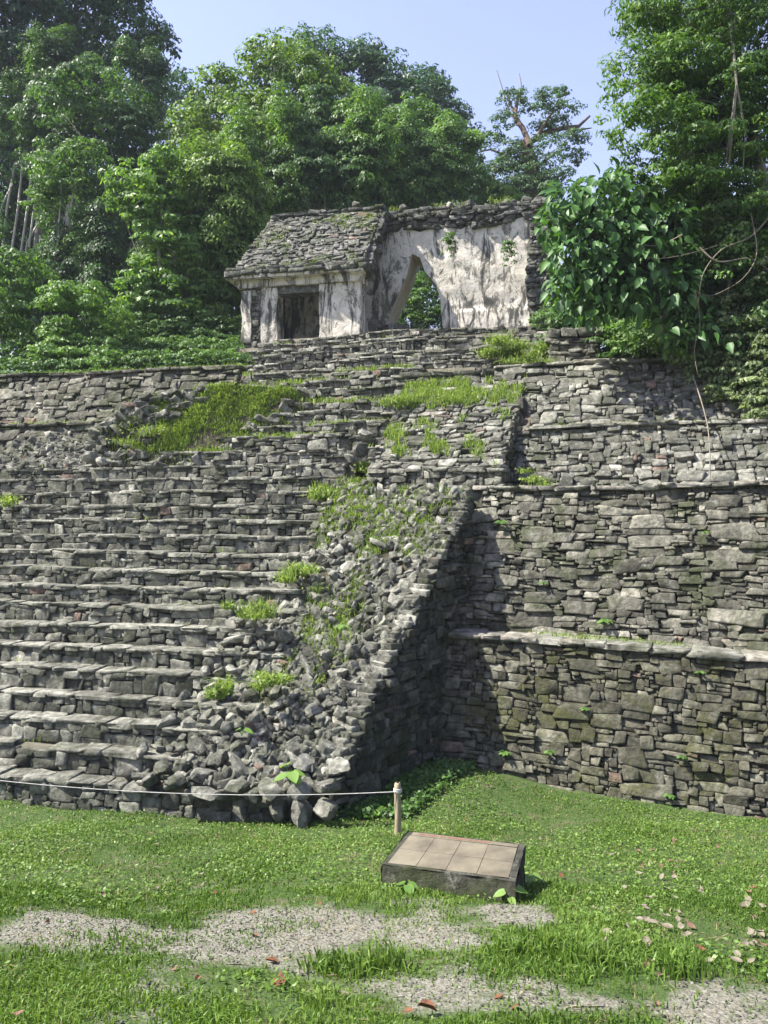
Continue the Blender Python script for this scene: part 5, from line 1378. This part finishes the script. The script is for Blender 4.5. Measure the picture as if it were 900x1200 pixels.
# pebbles on the path
n = 16000; X = rng.uniform(-3, 2.2, n); Y = rng.uniform(2.3, 4.9, n); k = rng.random(n) < np.clip((path_mask(X, Y) - .25) * 1.6, 0, 1); X, Y = X[k], Y[k]; n = len(X)
OV = np.array([[1, 0, 0], [-1, 0, 0], [0, 1, 0], [0, -1, 0], [0, 0, 1], [0, 0, -1]], float); OF = np.array([[0, 2, 4], [2, 1, 4], [1, 3, 4], [3, 0, 4], [2, 0, 5], [1, 2, 5], [3, 1, 5], [0, 3, 5]])
r = .0045 + .006 * rng.random(n) ** 2; a = rng.uniform(0, 6.28, n); ca, sa = np.cos(a), np.sin(a)
v = OV[None] * r[:, None, None] * rng.uniform(.6, 1.4, (n, 6, 1)); v = np.stack([v[..., 0] * ca[:, None] - v[..., 1] * sa[:, None], v[..., 0] * sa[:, None] + v[..., 1] * ca[:, None], v[..., 2] * .6], -1)
v += np.stack([X, Y, ground_z(X, Y) + .006], 1)[:, None]
S = Soup(); S.add(v.reshape(-1, 3), (OF[None] + (np.arange(n) * 6)[:, None, None]).reshape(-1, 3), np.repeat(np.clip(rng.beta(2, 2, n), 0, .95), 8))
tag(S.build('gravel', M['pebble'], smooth=True), kind='stuff')

# ------------------------------------------------------------------ haze
HZ = Soup(); HZ.box(V(0, 20, 14.5), np.eye(3), V(56, 38, 17))
hm = bpy.data.materials.new('haze'); hm.use_nodes = True; hn = hm.node_tree; hn.nodes.clear()
ho = hn.nodes.new('ShaderNodeOutputMaterial'); hv = hn.nodes.new('ShaderNodeVolumePrincipled')
hv.inputs['Color'].default_value = (.8, .88, 1, 1); hv.inputs['Density'].default_value = .0005; hv.inputs['Anisotropy'].default_value = .0
hn.links.new(hv.outputs[0], ho.inputs['Volume'])
HZT = HZ
tag(HZ.build('haze', hm), kind='stuff')

# ------------------------------------------------------------------ light, sky, camera
sun_dir = unit(V(-.62, -.08, .78))
el = math.asin(sun_dir[2]); az = math.atan2(sun_dir[0], sun_dir[1])
w = bpy.data.worlds.new('World'); scene.world = w; w.use_nodes = True
nt = w.node_tree; nt.nodes.clear()
sky = nt.nodes.new('ShaderNodeTexSky'); sky.sky_type = 'NISHITA'; sky.sun_disc = False; sky.sun_elevation = el; sky.sun_rotation = az
sky.air_density = 1.9; sky.dust_density = 1.4; sky.ozone_density = 8.0; sky.altitude = 100
bg = nt.nodes.new('ShaderNodeBackground'); bg.inputs['Strength'].default_value = .1
wo = nt.nodes.new('ShaderNodeOutputWorld'); hs = nt.nodes.new('ShaderNodeHueSaturation'); hs.inputs['Saturation'].default_value = .82; hs.inputs['Value'].default_value = .9
tn = nt.nodes.new('ShaderNodeMix'); tn.data_type = 'RGBA'; tn.blend_type = 'MULTIPLY'; tn.inputs['Factor'].default_value = 1; tn.inputs[7].default_value = (1.12, .94, 1.06, 1)
nt.links.new(sky.outputs[0], hs.inputs['Color']); nt.links.new(hs.outputs[0], tn.inputs[6]); nt.links.new(tn.outputs[2], bg.inputs[0]); nt.links.new(bg.outputs[0], wo.inputs[0])
sl = bpy.data.lights.new('sun', 'SUN'); sl.energy = 5.0; sl.angle = math.radians(.5); sl.color = (1, .95, .86)
so = bpy.data.objects.new('sun', sl); COL.objects.link(so)
from mathutils import Vector
so.rotation_euler = Vector(-sun_dir).to_track_quat('-Z', 'Y').to_euler(); so.location = (-20, -10, 40)

cd = bpy.data.cameras.new('camera'); co = bpy.data.objects.new('camera', cd); COL.objects.link(co)
cd.sensor_fit = 'VERTICAL'; cd.sensor_height = 36; cd.lens = 36 * FPX / 1200; cd.clip_end = 5000; cd.clip_start = .05
co.location = (0, 0, EYE * K); co.rotation_euler = (math.radians(90), 0, 0)
scene.camera = co
scene.render.resolution_x = 768; scene.render.resolution_y = 1024
scene.view_settings.view_transform = 'Standard'; scene.view_settings.look = 'None'; scene.view_settings.exposure = 1.6; scene.view_settings.gamma = 1
scene.cycles.max_bounces = 6; scene.cycles.diffuse_bounces = 3; scene.cycles.transmission_bounces = 3; scene.cycles.transparent_max_bounces = 4
scene.cycles.use_denoising = True
